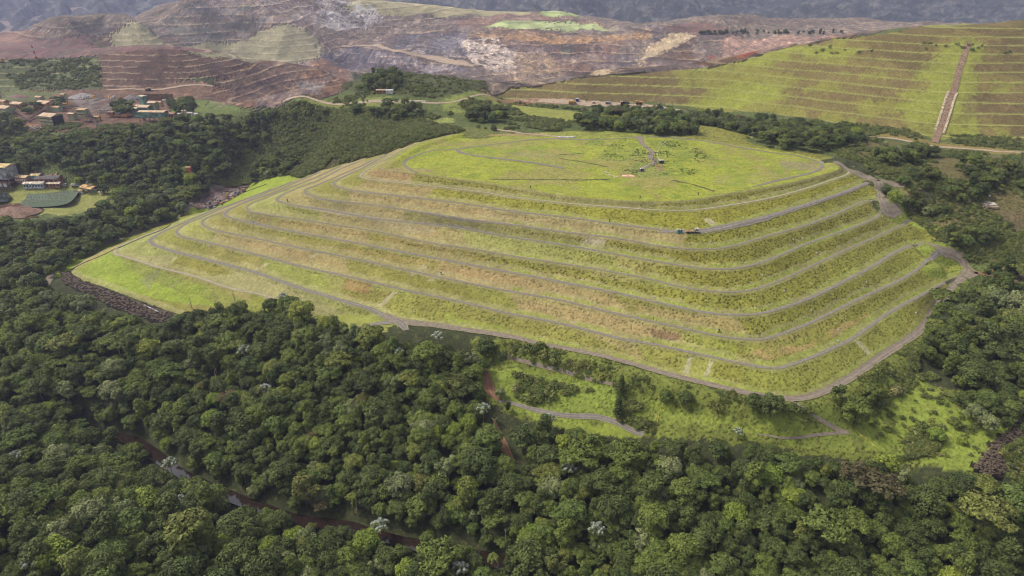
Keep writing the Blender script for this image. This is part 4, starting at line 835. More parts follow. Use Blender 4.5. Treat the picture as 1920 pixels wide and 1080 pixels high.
def crown_lobes(style, seed):
    r = random.Random(seed); L = []
    if style == 'dome':      # broad cauliflower crown
        n = 15; R = 5.2
        for i in range(n):
            a = i * 2.4 + r.random(); q = R * math.sqrt((i + .3) / n) * .85; z = 10.2 - .10 * q * q + r.uniform(-.7, .9); s = r.uniform(1.5, 2.4); L.append((math.cos(a) * q, math.sin(a) * q, z, s, s * r.uniform(.85, 1.15), s * .8))
        for i in range(8): a = i * .8 + r.random(); L.append((math.cos(a) * 4.0, math.sin(a) * 4.0, r.uniform(4.5, 7), 1.9, 1.9, 2.2))
    elif style == 'umbrella':
        n = 17; R = 6.4
        for i in range(n):
            a = i * 2.4 + r.random(); q = R * math.sqrt((i + .3) / n) * .92; z = 11.0 - .05 * q * q + r.uniform(-.4, .5); s = r.uniform(1.3, 2.1); L.append((math.cos(a) * q, math.sin(a) * q, z, s * 1.15, s * 1.15, s * .55))
    elif style == 'tall':
        for i in range(14):
            a = i * 2.4; h = 4 + 9.5 * i / 13; q = 2.6 * math.sin(math.pi * min(1, (15.2 - h) / 11)) * r.uniform(.5, 1); s = r.uniform(1.3, 2.1); L.append((math.cos(a) * q, math.sin(a) * q, h, s, s, s * .95))
    elif style == 'ragged':
        for i in range(13):
            a = r.random() * 6.28; q = r.uniform(.5, 4.6); z = r.uniform(6, 12) - .08 * q * q; s = r.uniform(1.0, 2.2); L.append((math.cos(a) * q, math.sin(a) * q, z, s, s * r.uniform(.8, 1.3), s * .75))
        L.append((0, 0, 6.5, 2.6, 2.6, 2.8))
    elif style == 'low':
        for i in range(11):
            a = i * 2.4 + r.random(); q = 4.2 * math.sqrt((i + .3) / 11); z = 6.2 - .12 * q * q + r.uniform(-.4, .6); s = r.uniform(1.6, 2.3); L.append((math.cos(a) * q, math.sin(a) * q, z, s, s, s * .85))
        for i in range(7): a = i * .9 + r.random(); L.append((math.cos(a) * 3.6, math.sin(a) * 3.6, r.uniform(2, 3.6), 1.9, 1.9, 2.0))
    elif style == 'silver':   # open crown of separate pale rosettes
        for i in range(26): a = i * 2.4 + r.random() * .8; q = 4.3 * math.sqrt((i + .3) / 26); s = r.uniform(.35, .75); L.append((math.cos(a) * q, math.sin(a) * q, 11.5 - .12 * q * q + r.uniform(-.7, .7), s, s, s * .6))
    return L
def trunk_mesh(lobes, seed, mat, r0=.28, top=9.5):
    b = MB(); rn = random.Random(seed); lean = Vector((rn.uniform(-.5, .5), rn.uniform(-.5, .5), 0)); mid = Vector((0, 0, top * .55)) + lean
    b.bar((0, 0, -3.2), mid, r0, 7, r0 * .75); b.bar(mid, Vector((0, 0, top)) + lean, r0 * .75, 6, r0 * .3)
    for lo in lobes[:9]:
        b.bar(mid + Vector((0, 0, rn.uniform(0, top * .25))), Vector(lo[:3]), r0 * .42, 4, r0 * .12)
    me = bpy.data.meshes.new('trunk'); me.from_pydata(b.v, [], b.f); me.materials.append(mat); return me
VAR = []   # (style, look, crown mesh, trunk mesh)
spec = [('dome', 'dark green'), ('dome', 'mid green'), ('ragged', 'dark green'), ('ragged', 'olive green'), ('umbrella', 'mid green'), ('tall', 'dark green'), ('tall', 'mid green'), ('dome', 'grey green'), ('umbrella', 'dark green'), ('low', 'mid green'), ('dome', 'bright green'), ('ragged', 'grey green'), ('umbrella', 'brown'), ('low', 'dark green'), ('dome', 'olive green')]
PW = [.18, .18, .13, .022, .09, .09, .08, .03, .07, .08, .02, .015, .003, .06, .012]
for i, (st, lk) in enumerate(spec):
    lb = crown_lobes(st, 100 + i)
    VAR.append((st, lk, leaf_mesh('crown', lb, 185, .40, 200 + i, LEAF[lk]), trunk_mesh(lb, i, M_BARK if i % 3 else M_BARK2, top=max(q[2] for q in lb) - 1)))
PW = np.array(PW) / sum(PW)
# where the forest stands (outlines checked against the ground under each crown)
FOR = {
 'near': [[(-400,1500),(-400,560),(-60,470),(40,480),(100,545),(150,560),(215,585),(300,605),(330,600),(390,575),(440,565),(520,560),(560,575),(620,600),(680,618),(730,625),(800,640),(870,650),(915,655),(905,700),(900,740),(935,780),(1010,790),(1100,808),(1230,818),(1270,818),(1400,824),(1500,838),(1600,864),(1740,890),(1830,905),(1900,915),(2350,930),(2350,1500)]],
 'left': [[(-400,560),(-60,470),(40,490),(95,500),(130,470),(250,425),(340,388),(352,362),(388,345),(398,330),(350,318),(230,338),(190,352),(225,366),(180,392),(80,412),(30,405),(-400,430)]],
 'leftfar': [[(-400,320),(-400,262),(0,262),(60,246),(120,250),(220,240),(290,232),(330,215),(420,210),(490,206),(500,250),(440,290),(400,332),(350,320),(230,335),(130,330),(118,300),(85,290),(60,310),(0,318)]],
 'right': [[(1745,620),(1760,575),(1800,548),(1835,520),(1850,490),(1880,480),(1935,500),(2350,500),(2350,790),(1925,790),(1870,812),(1810,750),(1790,690),(1730,650)]],
}
HOLES = [[(895,700),(905,735),(912,790),(935,820),(965,865),(990,862),(975,830),(950,800),(945,770),(930,700)], [(1000,762),(1100,795),(1190,818),(1240,822),(1210,800),(1050,775)]]
TREES = []   # x, y, z, scale, variant, area
rt = np.random.default_rng(7)
def scatter(polys, x0, x1, y0, y1, sp, area, h=9, smin=.62, smax=1.35, keep=1.0, pw=None):
    nx = int((x1 - x0) / sp); ny = int((y1 - y0) / (sp * .92)); ii, jj = np.meshgrid(np.arange(nx), np.arange(ny))
    X = x0 + (ii + .5 * (jj % 2)) * sp + rt.normal(0, sp * .24, ii.shape); Y = y0 + jj * sp * .92 + rt.normal(0, sp * .24, ii.shape)
    X = X.ravel(); Y = Y.ravel(); Z = zg(X, Y); u, v, d = proj(X, Y, Z + h)
    m = np.zeros(X.shape, bool)
    for p in polys: m |= pip(u, v, p)
    for p in HOLES: m &= ~pip(u, v, p)
    m &= pdist(X, Y, RIV) > 3.2 + 2.4 * rt.random(X.shape)
    pm_ = grid_at(PM.astype(float), X, Y); m &= ((pm_ < -8.5) | ((pm_ < -1.6) & (X > -175))) & (rt.random(X.shape) < keep)
    u0, v0, _ = proj(X, Y, Z); m &= (u0 > -260) & (u0 < 2180) & (v0 < 1380)
    X, Y, Z = X[m], Y[m], Z[m]; w = PW if pw is None else pw
    S = np.clip(rt.normal(.68, .16, X.shape) + (rt.random(X.shape) < .08) * .38, smin * .8, smax); k = rt.choice(len(VAR), X.shape, p=w)
    for q in zip(X, Y, Z, S, k): TREES.append(q + (area,))
scatter(FOR['near'], -420, 330, 130, 470, 5.5, 'near')
scatter(FOR['left'], -520, -200, 400, 640, 6.0, 'left', smax=1.15)
scatter(FOR['leftfar'], -560, -170, 560, 820, 6.2, 'leftfar', smax=.95)
scatter(FOR['right'], 140, 520, 255, 480, 5.6, 'right')
M1 = [(1100,255),(1040,248),(1000,226),(1060,222),(1120,206),(1170,204),(1240,208),(1340,216),(1420,222),(1500,226),(1600,240),(1620,258),(1560,262),(1440,255),(1400,246),(1300,246),(1200,250)]
M2 = [(640,206),(700,200),(750,188),(790,196),(790,214),(740,222),(690,214)], [(665,166),(700,136),(740,132),(756,150),(735,164)], [(860,215),(880,206),(940,206),(960,222),(900,222)], [(500,205),(620,205),(600,220),(500,225)], [(1420,240),(1560,250),(1600,265),(1520,278),(1400,270)], [(1640,275),(1760,280),(1720,305),(1640,300)], [(1690,320),(1790,325),(1770,342),(1690,345)], [(1790,300),(1925,305),(1925,345),(1810,338)], [(1780,340),(1870,345),(1850,372),(1740,372)], [(1760,435),(1930,445),(1930,482),(1850,500),(1780,450)], [(1690,375),(1800,385),(1790,405),(1700,395)], [(470,340),(540,320),(560,300),(520,290),(480,310)]
scatter([M1], 60, 420, 540, 760, 6.4, 'mid', h=5, smin=.45, smax=.85)
scatter(list(M2), -300, 520, 400, 800, 6.6, 'mid', h=4, smin=.4, smax=.8, keep=.85)
scatter([[(-400,262),(-400,200),(0,205),(40,232),(40,262)], [(35,180),(70,180),(72,205),(40,205)], [(100,180),(118,180),(118,200),(100,200)], [(215,196),(250,190),(250,210),(220,216)], [(318,190),(360,190),(370,205),(330,208)]], -520, -280, 660, 800, 7, 'mid', h=5, smin=.5, smax=.9)
T_ = np.array([t[:5] for t in TREES]); AR = np.array([t[5] for t in TREES])
U, V_, D_ = proj(T_[:, 0], T_[:, 1], T_[:, 2] + 9 * T_[:, 3])
inside = (U > 8) & (U < 1912) & (V_ > 4) & (V_ < 1066)
big = T_[:, 3] / D_ * inside
NEARTREES = 262
order = np.argsort(-big)[:NEARTREES]; single = np.zeros(len(T_), bool); single[order] = True
for k in range(len(VAR)):   # every crown shape is present among the single trees
    if not (single & (T_[:, 4] == k)).any(): c = np.nonzero(T_[:, 4] == k)[0]; single[c[np.argmax(big[c])]] = True
print('trees', len(T_), [(a, int((AR == a).sum())) for a in set(AR)])
SHAPE = {'dome': 'round domed', 'umbrella': 'flat spreading', 'tall': 'narrow tall', 'ragged': 'loose ragged', 'low': 'low bushy'}
def put_tree(x, y, z, s, k, label, group, rot=None, cat='tree', crown=None, trunk=None, name='broadleaf_tree'):
    root = bpy.data.objects.new(name, None); COL.objects.link(root); root.location = (x, y, z); root.scale = (s, s, s * 1.0); root.rotation_euler = (0, 0, random.random() * 6.28 if rot is None else rot)
    tag(root, label, cat, group)
    c = bpy.data.objects.new('crown', crown or VAR[k][2]); COL.objects.link(c); c.parent = root
    t = bpy.data.objects.new('trunk', trunk or VAR[k][3]); COL.objects.link(t); t.parent = root
    return root, c
SRC = {}
random.seed(3)
for i in np.nonzero(single)[0]:
    x, y, z, s, k = T_[i]; k = int(k); st, lk = VAR[k][:2]; side = np.interp(x, RIV[:, 0], RIV[:, 1])
    where = 'in the forest on the near side of the brown river' if (y < side and x < RIV[-1, 0]) else ('in the dense forest beyond the brown river' if x < 20 else 'in the dense forest at lower right')
    lb = f'{SHAPE[st]} {lk} tree {where}'
    r, c = put_tree(x, y, z, s, k, lb, lb.replace(' tree ', ' trees '))
    SRC.setdefault(k, c)
for k in range(len(VAR)):
    assert k in SRC, k
rest = T_[~single]
print('stuff trees', len(rest))
def gn_scatter(name, pts, scl, var, sources, label, cat, sz=None):
    """one object: every point carries one copy of a crown or shrub (geometry nodes)"""
    me = bpy.data.meshes.new(name); me.vertices.add(len(pts)); me.vertices.foreach_set('co', np.asarray(pts, np.float32).ravel())
    n = len(pts); rg = np.random.default_rng(len(pts))
    for nm, ty, dat in (('sc', 'FLOAT', scl), ('var', 'INT', var), ('rot', 'FLOAT', rg.random(n) * 6.28)):
        a = me.attributes.new(nm, ty, 'POINT'); a.data.foreach_set('value', np.asarray(dat, np.float32 if ty == 'FLOAT' else np.int32))
    o = bpy.data.objects.new(name, me); COL.objects.link(o)
    ng = bpy.data.node_groups.new(name, 'GeometryNodeTree'); ng.interface.new_socket('Geometry', in_out='INPUT', socket_type='NodeSocketGeometry'); ng.interface.new_socket('Geometry', in_out='OUTPUT', socket_type='NodeSocketGeometry')
    N = ng.nodes; L = ng.links; gi = N.new('NodeGroupInput'); go = N.new('NodeGroupOutput'); jn = N.new('GeometryNodeJoinGeometry'); L.new(jn.outputs[0], go.inputs[0])
    def attr(nm, ty): a = N.new('GeometryNodeInputNamedAttribute'); a.data_type = ty; a.inputs['Name'].default_value = nm; return a.outputs[0]
    va = attr('var', 'INT'); ro = N.new('ShaderNodeCombineXYZ'); L.new(attr('rot', 'FLOAT'), ro.inputs[2]); sc = attr('sc', 'FLOAT')
    for k, src in sources.items():
        oi = N.new('GeometryNodeObjectInfo'); oi.transform_space = 'ORIGINAL'; oi.inputs['Object'].default_value = src; oi.inputs['As Instance'].default_value = True
        cp = N.new('FunctionNodeCompare'); cp.data_type = 'INT'; cp.operation = 'EQUAL'; L.new(va, cp.inputs[2]); cp.inputs[3].default_value = k
        ip = N.new('GeometryNodeInstanceOnPoints'); L.new(gi.outputs[0], ip.inputs['Points']); L.new(cp.outputs[0], ip.inputs['Selection']); L.new(oi.outputs['Geometry'], ip.inputs['Instance']); L.new(ro.outputs[0], ip.inputs['Rotation']); L.new(sc, ip.inputs['Scale'])
        L.new(ip.outputs[0], jn.inputs[0])
    md = o.modifiers.new('scatter', 'NODES'); md.node_group = ng
    o['kind'] = 'stuff'; o['label'] = label; o['category'] = cat; return o
gn_scatter('forest', rest[:, :3], rest[:, 3], rest[:, 4].astype(int), SRC, 'dense green forest canopy around the mound and up the hills', 'forest')

# silvery white-leaved trees, one by one
WT = [(455,650,1,'white-crowned tree in the forest left of centre, largest white patch there'), (530,552,.8,'white-flowered treetop at the forest edge against the mound'), (712,978,1,'silver umbrella tree leaning over the brown river'), (316,862,.9,'silver tree on the far bank where the river first shows'), (330,935,.9,'pale silver tree on the near bank left of the river'), (58,1045,1,'white-crowned tree near the bottom left corner'), (26,850,.8,'small pale-topped tree at the left edge above the near forest'), (862,1060,.9,'white-topped tree at the bottom just right of the river'), (820,625,.9,'white-blossomed tree beside the road junction'), (663,630,.7,'white-blossomed tree among dark trees below the junction'), (748,655,.7,'small pair of white tufts in the forest right of the junction'), (495,724,.8,'small white-flecked tree in mid forest'), (1066,872,.9,'bright white-leaved tree in the forest right of the red gully'), (966,908,.7,'lilac-white leafy crown in the forest below the red gully'), (1030,780,.8,'silver tree at the forest edge below the two-rut track'), (905,760,.9,'silver tree beside the red dirt track'), (1120,985,.9,'pale rosette tree in the lower right forest'), (1385,802,.6,'small silver shrub tree in the grass right of the yellow line'), (190,300,.8,'white-flecked tree on the far left wooded slope'), (165,342,.7,'pale treetop near the white water truck')]
slb = crown_lobes('silver', 5)
def silver_parts():
    a = leaf_mesh('blossom', slb, 420, .34, 9, LEAF['white'], droop=.1); lb = [(x, y, z - .8, rx * 1.9, ry * 1.9, rz * 1.5) for x, y, z, rx, ry, rz in slb]
    return a, leaf_mesh('crown', lb, 130, .4, 10, LEAF['grey green']), trunk_mesh(slb, 3, M(196, 188, 170), .24, 9)
SB, SCR, STK = silver_parts()
for u, v, s, lab in WT:
    x, y = hit(u, v, 11 * s); z = float(zg(x, y)) + (1.5 if 'small silver' not in lab else 0)
    r, c = put_tree(x, y, z, s * .85, 0, lab, 'silvery white trees scattered through the forest', crown=SCR, trunk=STK, name='silver_tree')
    o = bpy.data.objects.new('blossom', SB); COL.objects.link(o); o.parent = r

# lone trees in the open ground
def big_mesh(st, seed, lk, n=150, size=.45): lb = crown_lobes(st, seed); return leaf_mesh('crown', lb, n, size, seed, LEAF[lk]), trunk_mesh(lb, seed, M_BARK2, top=max(q[2] for q in lb) - 1)
LT = [(1605,772,1.05,'dome','mid green','big round green tree at the bend of the lowest road'), (1635,738,.8,'dome','mid green','round green tree just above the biggest one at the road bend'), (1570,735,.7,'ragged','dark green','dark tree touching the lowest road near its bend'), (1448,762,.95,'dome','dark green','dark round tree below the corner of the lowest road'), (1415,755,.7,'dome','dark green','smaller dark tree left of the one at the mound corner'), (1758,808,.75,'low','bright green','pale bushy tree alone in the right-hand meadow'), (1795,790,.5,'low','mid green','small bushy tree behind the pale one in the meadow'), (1806,822,.45,'low','bright green','low bush tree at the right of the meadow group'), (1820,800,.3,'low','mid green','smallest round tree in the meadow group'), (1665,798,.4,'umbrella','olive green','thin umbrella tree standing in the meadow grass'), (1646,762,.4,'ragged','olive green','half-bare little tree in the upper meadow'), (910,652,.85,'dome','dark green','large dark tree at the top corner of the grassy clearing'), (938,738,.45,'dome','grey green','small round grey-green tree by the red dirt track'), (952,765,.45,'tall','dark green','thin tree beside the start of the two-rut track'), (1248,745,.6,'dome','mid green','bushy tree below the lowest road, left of the pair'), (1285,748,.6,'dome','dark green','bushy tree below the lowest road, right of the pair'), (1680,362,.85,'low','bright green','bright round tree right of the climbing road'), (1663,352,.6,'low','dark green','dark tree behind the bright one beside the climbing road'), (1450,215,.5,'low','dark green','lone dark tree at the foot of the green dump'), (926,238,.5,'low','dark green','lone dark bush tree behind the left end of the flat top'), (1765,565,1.1,'umbrella','mid green','wide spreading tree hiding the bend of the road at far right'), (355,1010,1.6,'dome','olive green','very large rounded olive tree near the bottom left'), (1845,985,1.5,'umbrella','olive green','very wide flat olive-brown crown at lower right'), (1640,930,1.3,'umbrella','brown','wide brown-leaved tree in the lower right forest'), (1600,900,1.1,'ragged','brown','smaller brown-leaved tree above the wide brownish olive one'), (275,950,1.0,'dome','bright green','bright lime-green crown on the near bank at lower left'), (120,655,1.3,'umbrella','olive green','broad olive crown in the forest below the rock fill'), (1660,880,.9,'dome','bright green','yellow-green crown at the upper edge of the lower right forest'), (430,985,1.0,'low','grey green','grey-green crown beside the very large rounded tree')]
for u, v, s, st, lk, lab in LT:
    cm, tm = big_mesh(st, int(u), lk); x, y = hit(u, v, 6 * s); z = float(zg(x, y)); 
    put_tree(x, y, z + (2.5 if s > .85 and v > 850 else 0), s, 0, lab, None, crown=cm, trunk=tm)
def conifer(u, v, s, lab):
    r = random.Random(int(v)); lobes = []
    for i in range(46):
        h = 1.5 + 11.5 * i / 45; q = 2.9 * (1 - i / 52) * r.uniform(.5, 1); a = i * 2.4; lobes.append((math.cos(a) * q, math.sin(a) * q, h, 1.0, 1.0, .45))
    x, y = hit(u, v); put_tree(x, y, float(zg(x, y)), s, 0, lab, None, crown=leaf_mesh('crown', lobes, 260, .34, 5, LEAF['dark green']), trunk=trunk_mesh(lobes[20:29], 2, M_BARK2, .22, 13), name='conifer_tree')
def snag(u, v, h, lab):
    r = random.Random(int(u)); t = bpy.data.objects.new('dead_tree', None); COL.objects.link(t); x, y = hit(u, v, h * .6); t.location = (x, y, float(zg(x, y))); tag(t, lab, 'dead tree')
    b = MB(); tip = Vector((r.uniform(-1, 1), r.uniform(-.5, .5), h)); mid = tip * .6; b.bar((0, 0, -.5), mid, .26, 6, .17).bar(mid, tip, .17, 5, .05); b.build('trunk', M(178, 166, 142, noise=.3), t); b = MB()
    for i in range(5): p = tip * r.uniform(.6, .92); b.bar(p, p + Vector((r.uniform(-2.2, 2.2), r.uniform(-1, 1), r.uniform(.6, 2))), .09, 4, .03)
    b.build('branches', M(178, 166, 142, noise=.3), t)
for u, v, h, lab in [(218, 735, 15, 'tall pale dead trunk standing out of the left forest'), (402, 700, 14, 'pale bare trunk in the forest right of centre-left'), (350, 815, 14, 'two-tone bare trunk above the river at left'), (410, 815, 13, 'slim pale trunk between crowns above the river'), (455, 880, 13, 'leaning pale trunk by the river bank'), (75, 995, 13, 'bare branching trunk in the near forest at far left'), (115, 1062, 12, 'forked pale dead branches at the bottom left'), (925, 800, 13, 'pale trunk at the edge of the red gully'), (950, 1010, 13, 'slim white trunk near the bottom right of the river'), (440, 556, 10, 'bare little tree at the forest edge against the lowest berm'), (357, 565, 9, 'thin bare tree at the end of the rock fill'), (668, 945, 11, 'fallen-looking pale trunk leaning over the river'), (1855, 960, 12, 'pale forked limbs under the very wide olive-brown crown')]: snag(u, v, h, lab)
conifer(1163, 742, .85, 'tall dark feathery tree on the slope above the two-rut track')
conifer(1158, 782, .9, 'dark feathery tree at the lower end of the slope, nearest the track')
# palms and tree ferns on the river bank
def palm_mesh(seed):
    r = random.Random(seed); b = MB()
    for i in range(13):
        a = i * 6.283 / 13 + r.random() * .3; L = r.uniform(2.2, 3.1); px_, pz_ = [], []
        pts = [(0, 7), (L * .35, 7.7), (L * .7, 7.6), (L, 6.7)]
        for w, (p, q) in zip((.5, .62, .45), zip(pts[:-1], pts[1:])):
            ca, sa = math.cos(a), math.sin(a)
            for sg in (-1, 1):
                b.add([(ca * p[0], sa * p[0], p[1]), (ca * q[0], sa * q[0], q[1]), (ca * q[0] - sa * w * sg, sa * q[0] + ca * w * sg, q[1] - .35), (ca * p[0] - sa * w * sg * .8, sa * p[0] + ca * w * sg * .8, p[1] - .3)], [(0, 1, 2, 3)])
    me = bpy.data.meshes.new('crown'); me.from_pydata(b.v, [], b.f); me.materials.append(LEAF['bright green']); return me
pm = palm_mesh(2); ptk = MB(); ptk.bar((0, 0, -4.4), (.3, 0, 7.1), .16, 6, .11); ptm = bpy.data.meshes.new('trunk'); ptm.from_pydata(ptk.v, [], ptk.f); ptm.materials.append(M_BARK2)
for u, v, lab in [(925,1050,'star-shaped palm at the bottom right of the river'), (858,948,'feathery palm on the wooded bank above the river end'), (660,935,'small bright palm on the bank above the middle of the river'), (625,850,'bright feathery palm in the forest above the river'), (572,930,'arching fern palm on the far river bank'), (700,905,'fern palm among trees above the silver umbrella tree')]:
    x, y = hit(u, v, 9); put_tree(x, y, float(zg(x, y)) + 3.5, 1.0, 0, lab, 'palms near the river', crown=pm, trunk=ptm, name='palm_tree', cat='palm')

# shrubs: single bushes first, then the scrub nobody could count
SH = []
for i in range(4):
    r = random.Random(i); L = [(r.uniform(-.8, .8), r.uniform(-.8, .8), r.uniform(.4, 1.3), r.uniform(.6, 1.0), r.uniform(.6, 1.0), r.uniform(.5, .8)) for _ in range(5)]
    SH.append(leaf_mesh('shrub', L, 330, .2, 40 + i, LEAF[['shrub', 'shrub', 'mid green', 'olive green'][i]]))
rs = np.random.default_rng(11)
def spots(polys, n, h=0, dens=None, pm_ok=False, minnoise=None, sc=30):
    P = []; tries = 0
    for p in polys:
        w = np.array(hits(p)); a = w.min(0); b = w.max(0); X = rs.uniform(a[0], b[0], n * 4); Y = rs.uniform(a[1], b[1], n * 4); m = pip(X, Y, w)
        if not pm_ok: m &= grid_at(PM.astype(float), X, Y) < -8.5
        if minnoise is not None: m &= fbm(X / sc, Y / sc, 55, 3) + .4 * fbm(X / 7, Y / 7, 56, 2) > minnoise
        q = np.nonzero(m)[0][:n]; P.append(np.stack([X[q], Y[q]], 1))
    return np.concatenate(P)
SRCS = {}
sl = [[(940,668),(1100,712),(1250,755),(1400,790),(1540,805),(1560,790),(1470,757),(1400,742),(1260,712),(1100,670),(960,640),(925,650)], [(1560,750),(1620,705),(1700,650),(1740,690),(1720,720),(1640,770)], [(960,700),(1150,735),(1230,780),(1230,812),(1100,772),(960,745)], [(1670,865),(1720,800),(1790,800),(1750,850)]]
ind = spots(sl, 34, minnoise=-.1)
ind = ind[np.argsort(ind[:, 1])][:110]
for i, (x, y) in enumerate(ind):
    k = i % 4; z = float(zg(x, y)); o = bpy.data.objects.new('bush', SH[k]); COL.objects.link(o); s = 1.2 + 1.3 * rs.random(); o.location = (x, y, z - .2); o.scale = (s, s, s * 1.1); o.rotation_euler = (0, 0, rs.random() * 6.28)
    wh = 'in the right-hand meadow' if x > 125 else 'on the grassy slope below the lowest road'
    tag(o, f"{'leafy green' if k == 2 else 'dull olive'} bush {wh}", 'bush', f"{'leafy green' if k == 2 else 'dull olive'} bushes {wh}"); SRCS.setdefault(k, o)
sp_ = [spots(sl[:3], 750, minnoise=.0, sc=12), spots(sl[3:], 500, minnoise=.12, sc=9), spots([[(1600,800),(1660,740),(1720,705),(1860,780),(1880,810),(1800,870)]], 90),
 spots([[(350,340),(420,250),(500,205),(620,205),(740,212),(790,225),(870,245),(755,284),(600,322),(560,334),(475,342)]], 9000, minnoise=-.5),
 spots([[(660,136),(740,132),(880,150),(918,178),(820,186),(700,176)]], 3000),
 spots([[(560,190),(940,185),(1100,205),(1100,225),(980,245),(860,240),(790,220),(600,215)]], 1500, minnoise=0.05),
 spots([[(1000,205),(1260,215),(1440,225),(1620,240),(1700,290),(1560,285),(1440,265),(1250,250),(1000,248)]], 3000, minnoise=-.25),
 spots([[(1560,285),(1700,275),(2000,290),(2000,480),(1790,420),(1690,385),(1700,345),(1600,305)]], 5200, minnoise=-.15, sc=22),
 spots([[(1760,430),(1930,440),(1930,505),(1820,490)]], 900, minnoise=-.3),
 spots([[(1700,395),(1760,430),(1800,470),(1840,490),(1800,480),(1740,440)]], 200),
 spots([[(1560,755),(1620,715),(1750,650),(1800,700),(1700,720),(1640,780)]], 900, minnoise=-.1),
 spots([[(1870,850),(1935,810),(1990,900),(1900,905)]], 400, minnoise=-.2),
 spots([[(0,112),(185,108),(190,168),(0,170)]], 700, minnoise=0),
 spots([[(0,225),(400,225),(420,260),(300,275),(0,270)]], 1500, minnoise=-.1),
 spots([[(1460,90),(1620,92),(1850,85),(2100,85),(2100,100),(1850,100),(1600,104),(1450,104)]], 160, minnoise=.1),
 spots([[(1600,232),(1740,252),(1950,262),(1950,282),(1740,268),(1600,250)]], 500, minnoise=-.1)]
A_ = np.concatenate(sp_); far_s = 1 + .35 * (A_[:, 1] > 560)
zz = zg(A_[:, 0], A_[:, 1]) - .15
gn_scatter('scrub', np.column_stack([A_, zz]), (.55 + .75 * rs.random(len(A_))) * far_s, rs.integers(0, 4, len(A_)), SRCS, 'low scrub and bushes covering the slopes around the mound', 'scrub')
print('scrub', len(A_))
# distant ridge-top trees
A_ = np.array([hit(1312 + 270 * rs.random() ** 1.6, 61 + 4 * rs.random()) for _ in range(60)]); 
gn_scatter('treeline', np.column_stack([A_, zg(A_[:, 0], A_[:, 1]) - 2]), .45 + .4 * rs.random(len(A_)), rs.choice([0, 2, 5], len(A_)), {k: SRC[k] for k in (0, 2, 5)}, 'thin dark line of trees on the far rim of the pit', 'tree line')
# small dark plants dotting the flat top
A_ = spots([[(1200,262),(1300,262),(1330,300),(1300,330),(1200,335),(1170,322),(1110,262)]], 500, pm_ok=True, minnoise=.05, sc=14)
gn_scatter('herb_clumps', np.column_stack([A_, zg(A_[:, 0], A_[:, 1])]), .18 + .25 * rs.random(len(A_)), rs.integers(0, 4, len(A_)), SRCS, 'low dark plants dotting the back of the flat top', 'plants')
# rock fill
def rocks(name, pix, n, lab, seed):
    P = spots([pix], n); b = MB(); r = random.Random(seed)
    for x, y in P: b.blob((x, y, float(zg(x, y)) + .1), r.uniform(.45, 1.05), r.random(), .75, 5, 3)
    tag(b.build(name, M(94, 80, 62, noise=.6, scale=1.2)), lab, 'rocks', kind='stuff')
rocks('rock_fill', [(112,508),(133,512),(150,524),(260,568),(330,590),(330,600),(300,606),(210,575),(120,530)], 1500, 'band of dark broken rock along the lower left toe of the mound', 1)
rocks('rock_fill', [(1825,878),(1865,828),(1920,782),(1990,760),(1990,840),(1900,880),(1850,895)], 1300, 'bank of dark broken rock at the right edge of the meadow', 2)

# ---------------------------------------------------------------- buildings and machines
OCH = M(196, 168, 112, noise=.4, scale=.3, stain=RUST); GRN = M(156, 164, 130, noise=.45, scale=.25, stain=(146, 126, 90)); GRN2 = M(124, 156, 138, noise=.3, scale=.2)
ROOF = M(186, 164, 132, noise=.5, scale=.25, stain=(168, 122, 88)); WHT = M(222, 220, 212, noise=.2); DRK = M(58, 50, 46); STL = M(140, 128, 116, noise=.4); BRK = M(176, 132, 106, noise=.3); GREY = M(176, 176, 174, noise=.3, scale=.2); ORR = M(212, 174, 116, noise=.3); DROOF = M(92, 84, 84, noise=.4); CON = M(196, 186, 170, noise=.4); GLS = M(50, 60, 68, rough=.2, noise=.1); TYRE = M(34, 32, 32, noise=.1); YEL = M(226, 176, 60, noise=.2)
def shed(name, label, cat, uv, w, d, h, rot, wall, roof, z0=0, rise=None, open_end=False, bands=True, windows=0, dz=0, wcol=None):
    t = thing(name, label, cat, uv, rot=rot, dz=dz); rise = d * .16 if rise is None else rise; x, y = w / 2, d / 2
    b = MB(); b.box(-x, x, -y, -y + .2, z0, z0 + h); b.box(-x, x, y - .2, y, z0, z0 + h); b.box(-x, -x + .2, -y + .21, y - .21, z0, z0 + h)
    if not open_end: b.box(x - .2, x, -y + .21, y - .21, z0, z0 + h)
    b.ends(-x, x, -y, y, z0 + h + .01, z0 + h + rise); b.box(-x + .25, x - .25, -y + .25, y - .25, z0 - .6, z0 + .05); b.build('wall', wall, t)
    MB().gable(-x, x, -y, y, z0 + h + .02, z0 + h + rise + .05).build('roof', roof, t)
    if bands:
        for f in (.38, .72): MB().box(-x - .06, x + .06, -y - .06, -y - .003, z0 + h * f, z0 + h * f + h * .11).build('cladding_band', M(132, 96, 66), t)
    for i in range(windows):
        c = -x + (i + .5) * w / windows; MB().box(c - w / windows * .28, c + w / windows * .28, -y - .08, -y - .004, z0 + h * .35, z0 + h * .75).build('window', wcol or GLS, t)
    if open_end: MB().box(x - .6, x - .5, -y + .3, y - .3, z0, z0 + h * .98).build('dark_opening', DRK, t)
    if z0 > 1:
        for i in range(max(2, int(w / 5)) + 1):
            for sy in (-1, 1):
                c = -x + .3 + i * (w - .6) / max(2, int(w / 5)); MB().box(c - .18, c + .18, sy * (y - .5) - .18, sy * (y - .5) + .18, -.8, z0 - .62).build('leg', STL, t)
    return t
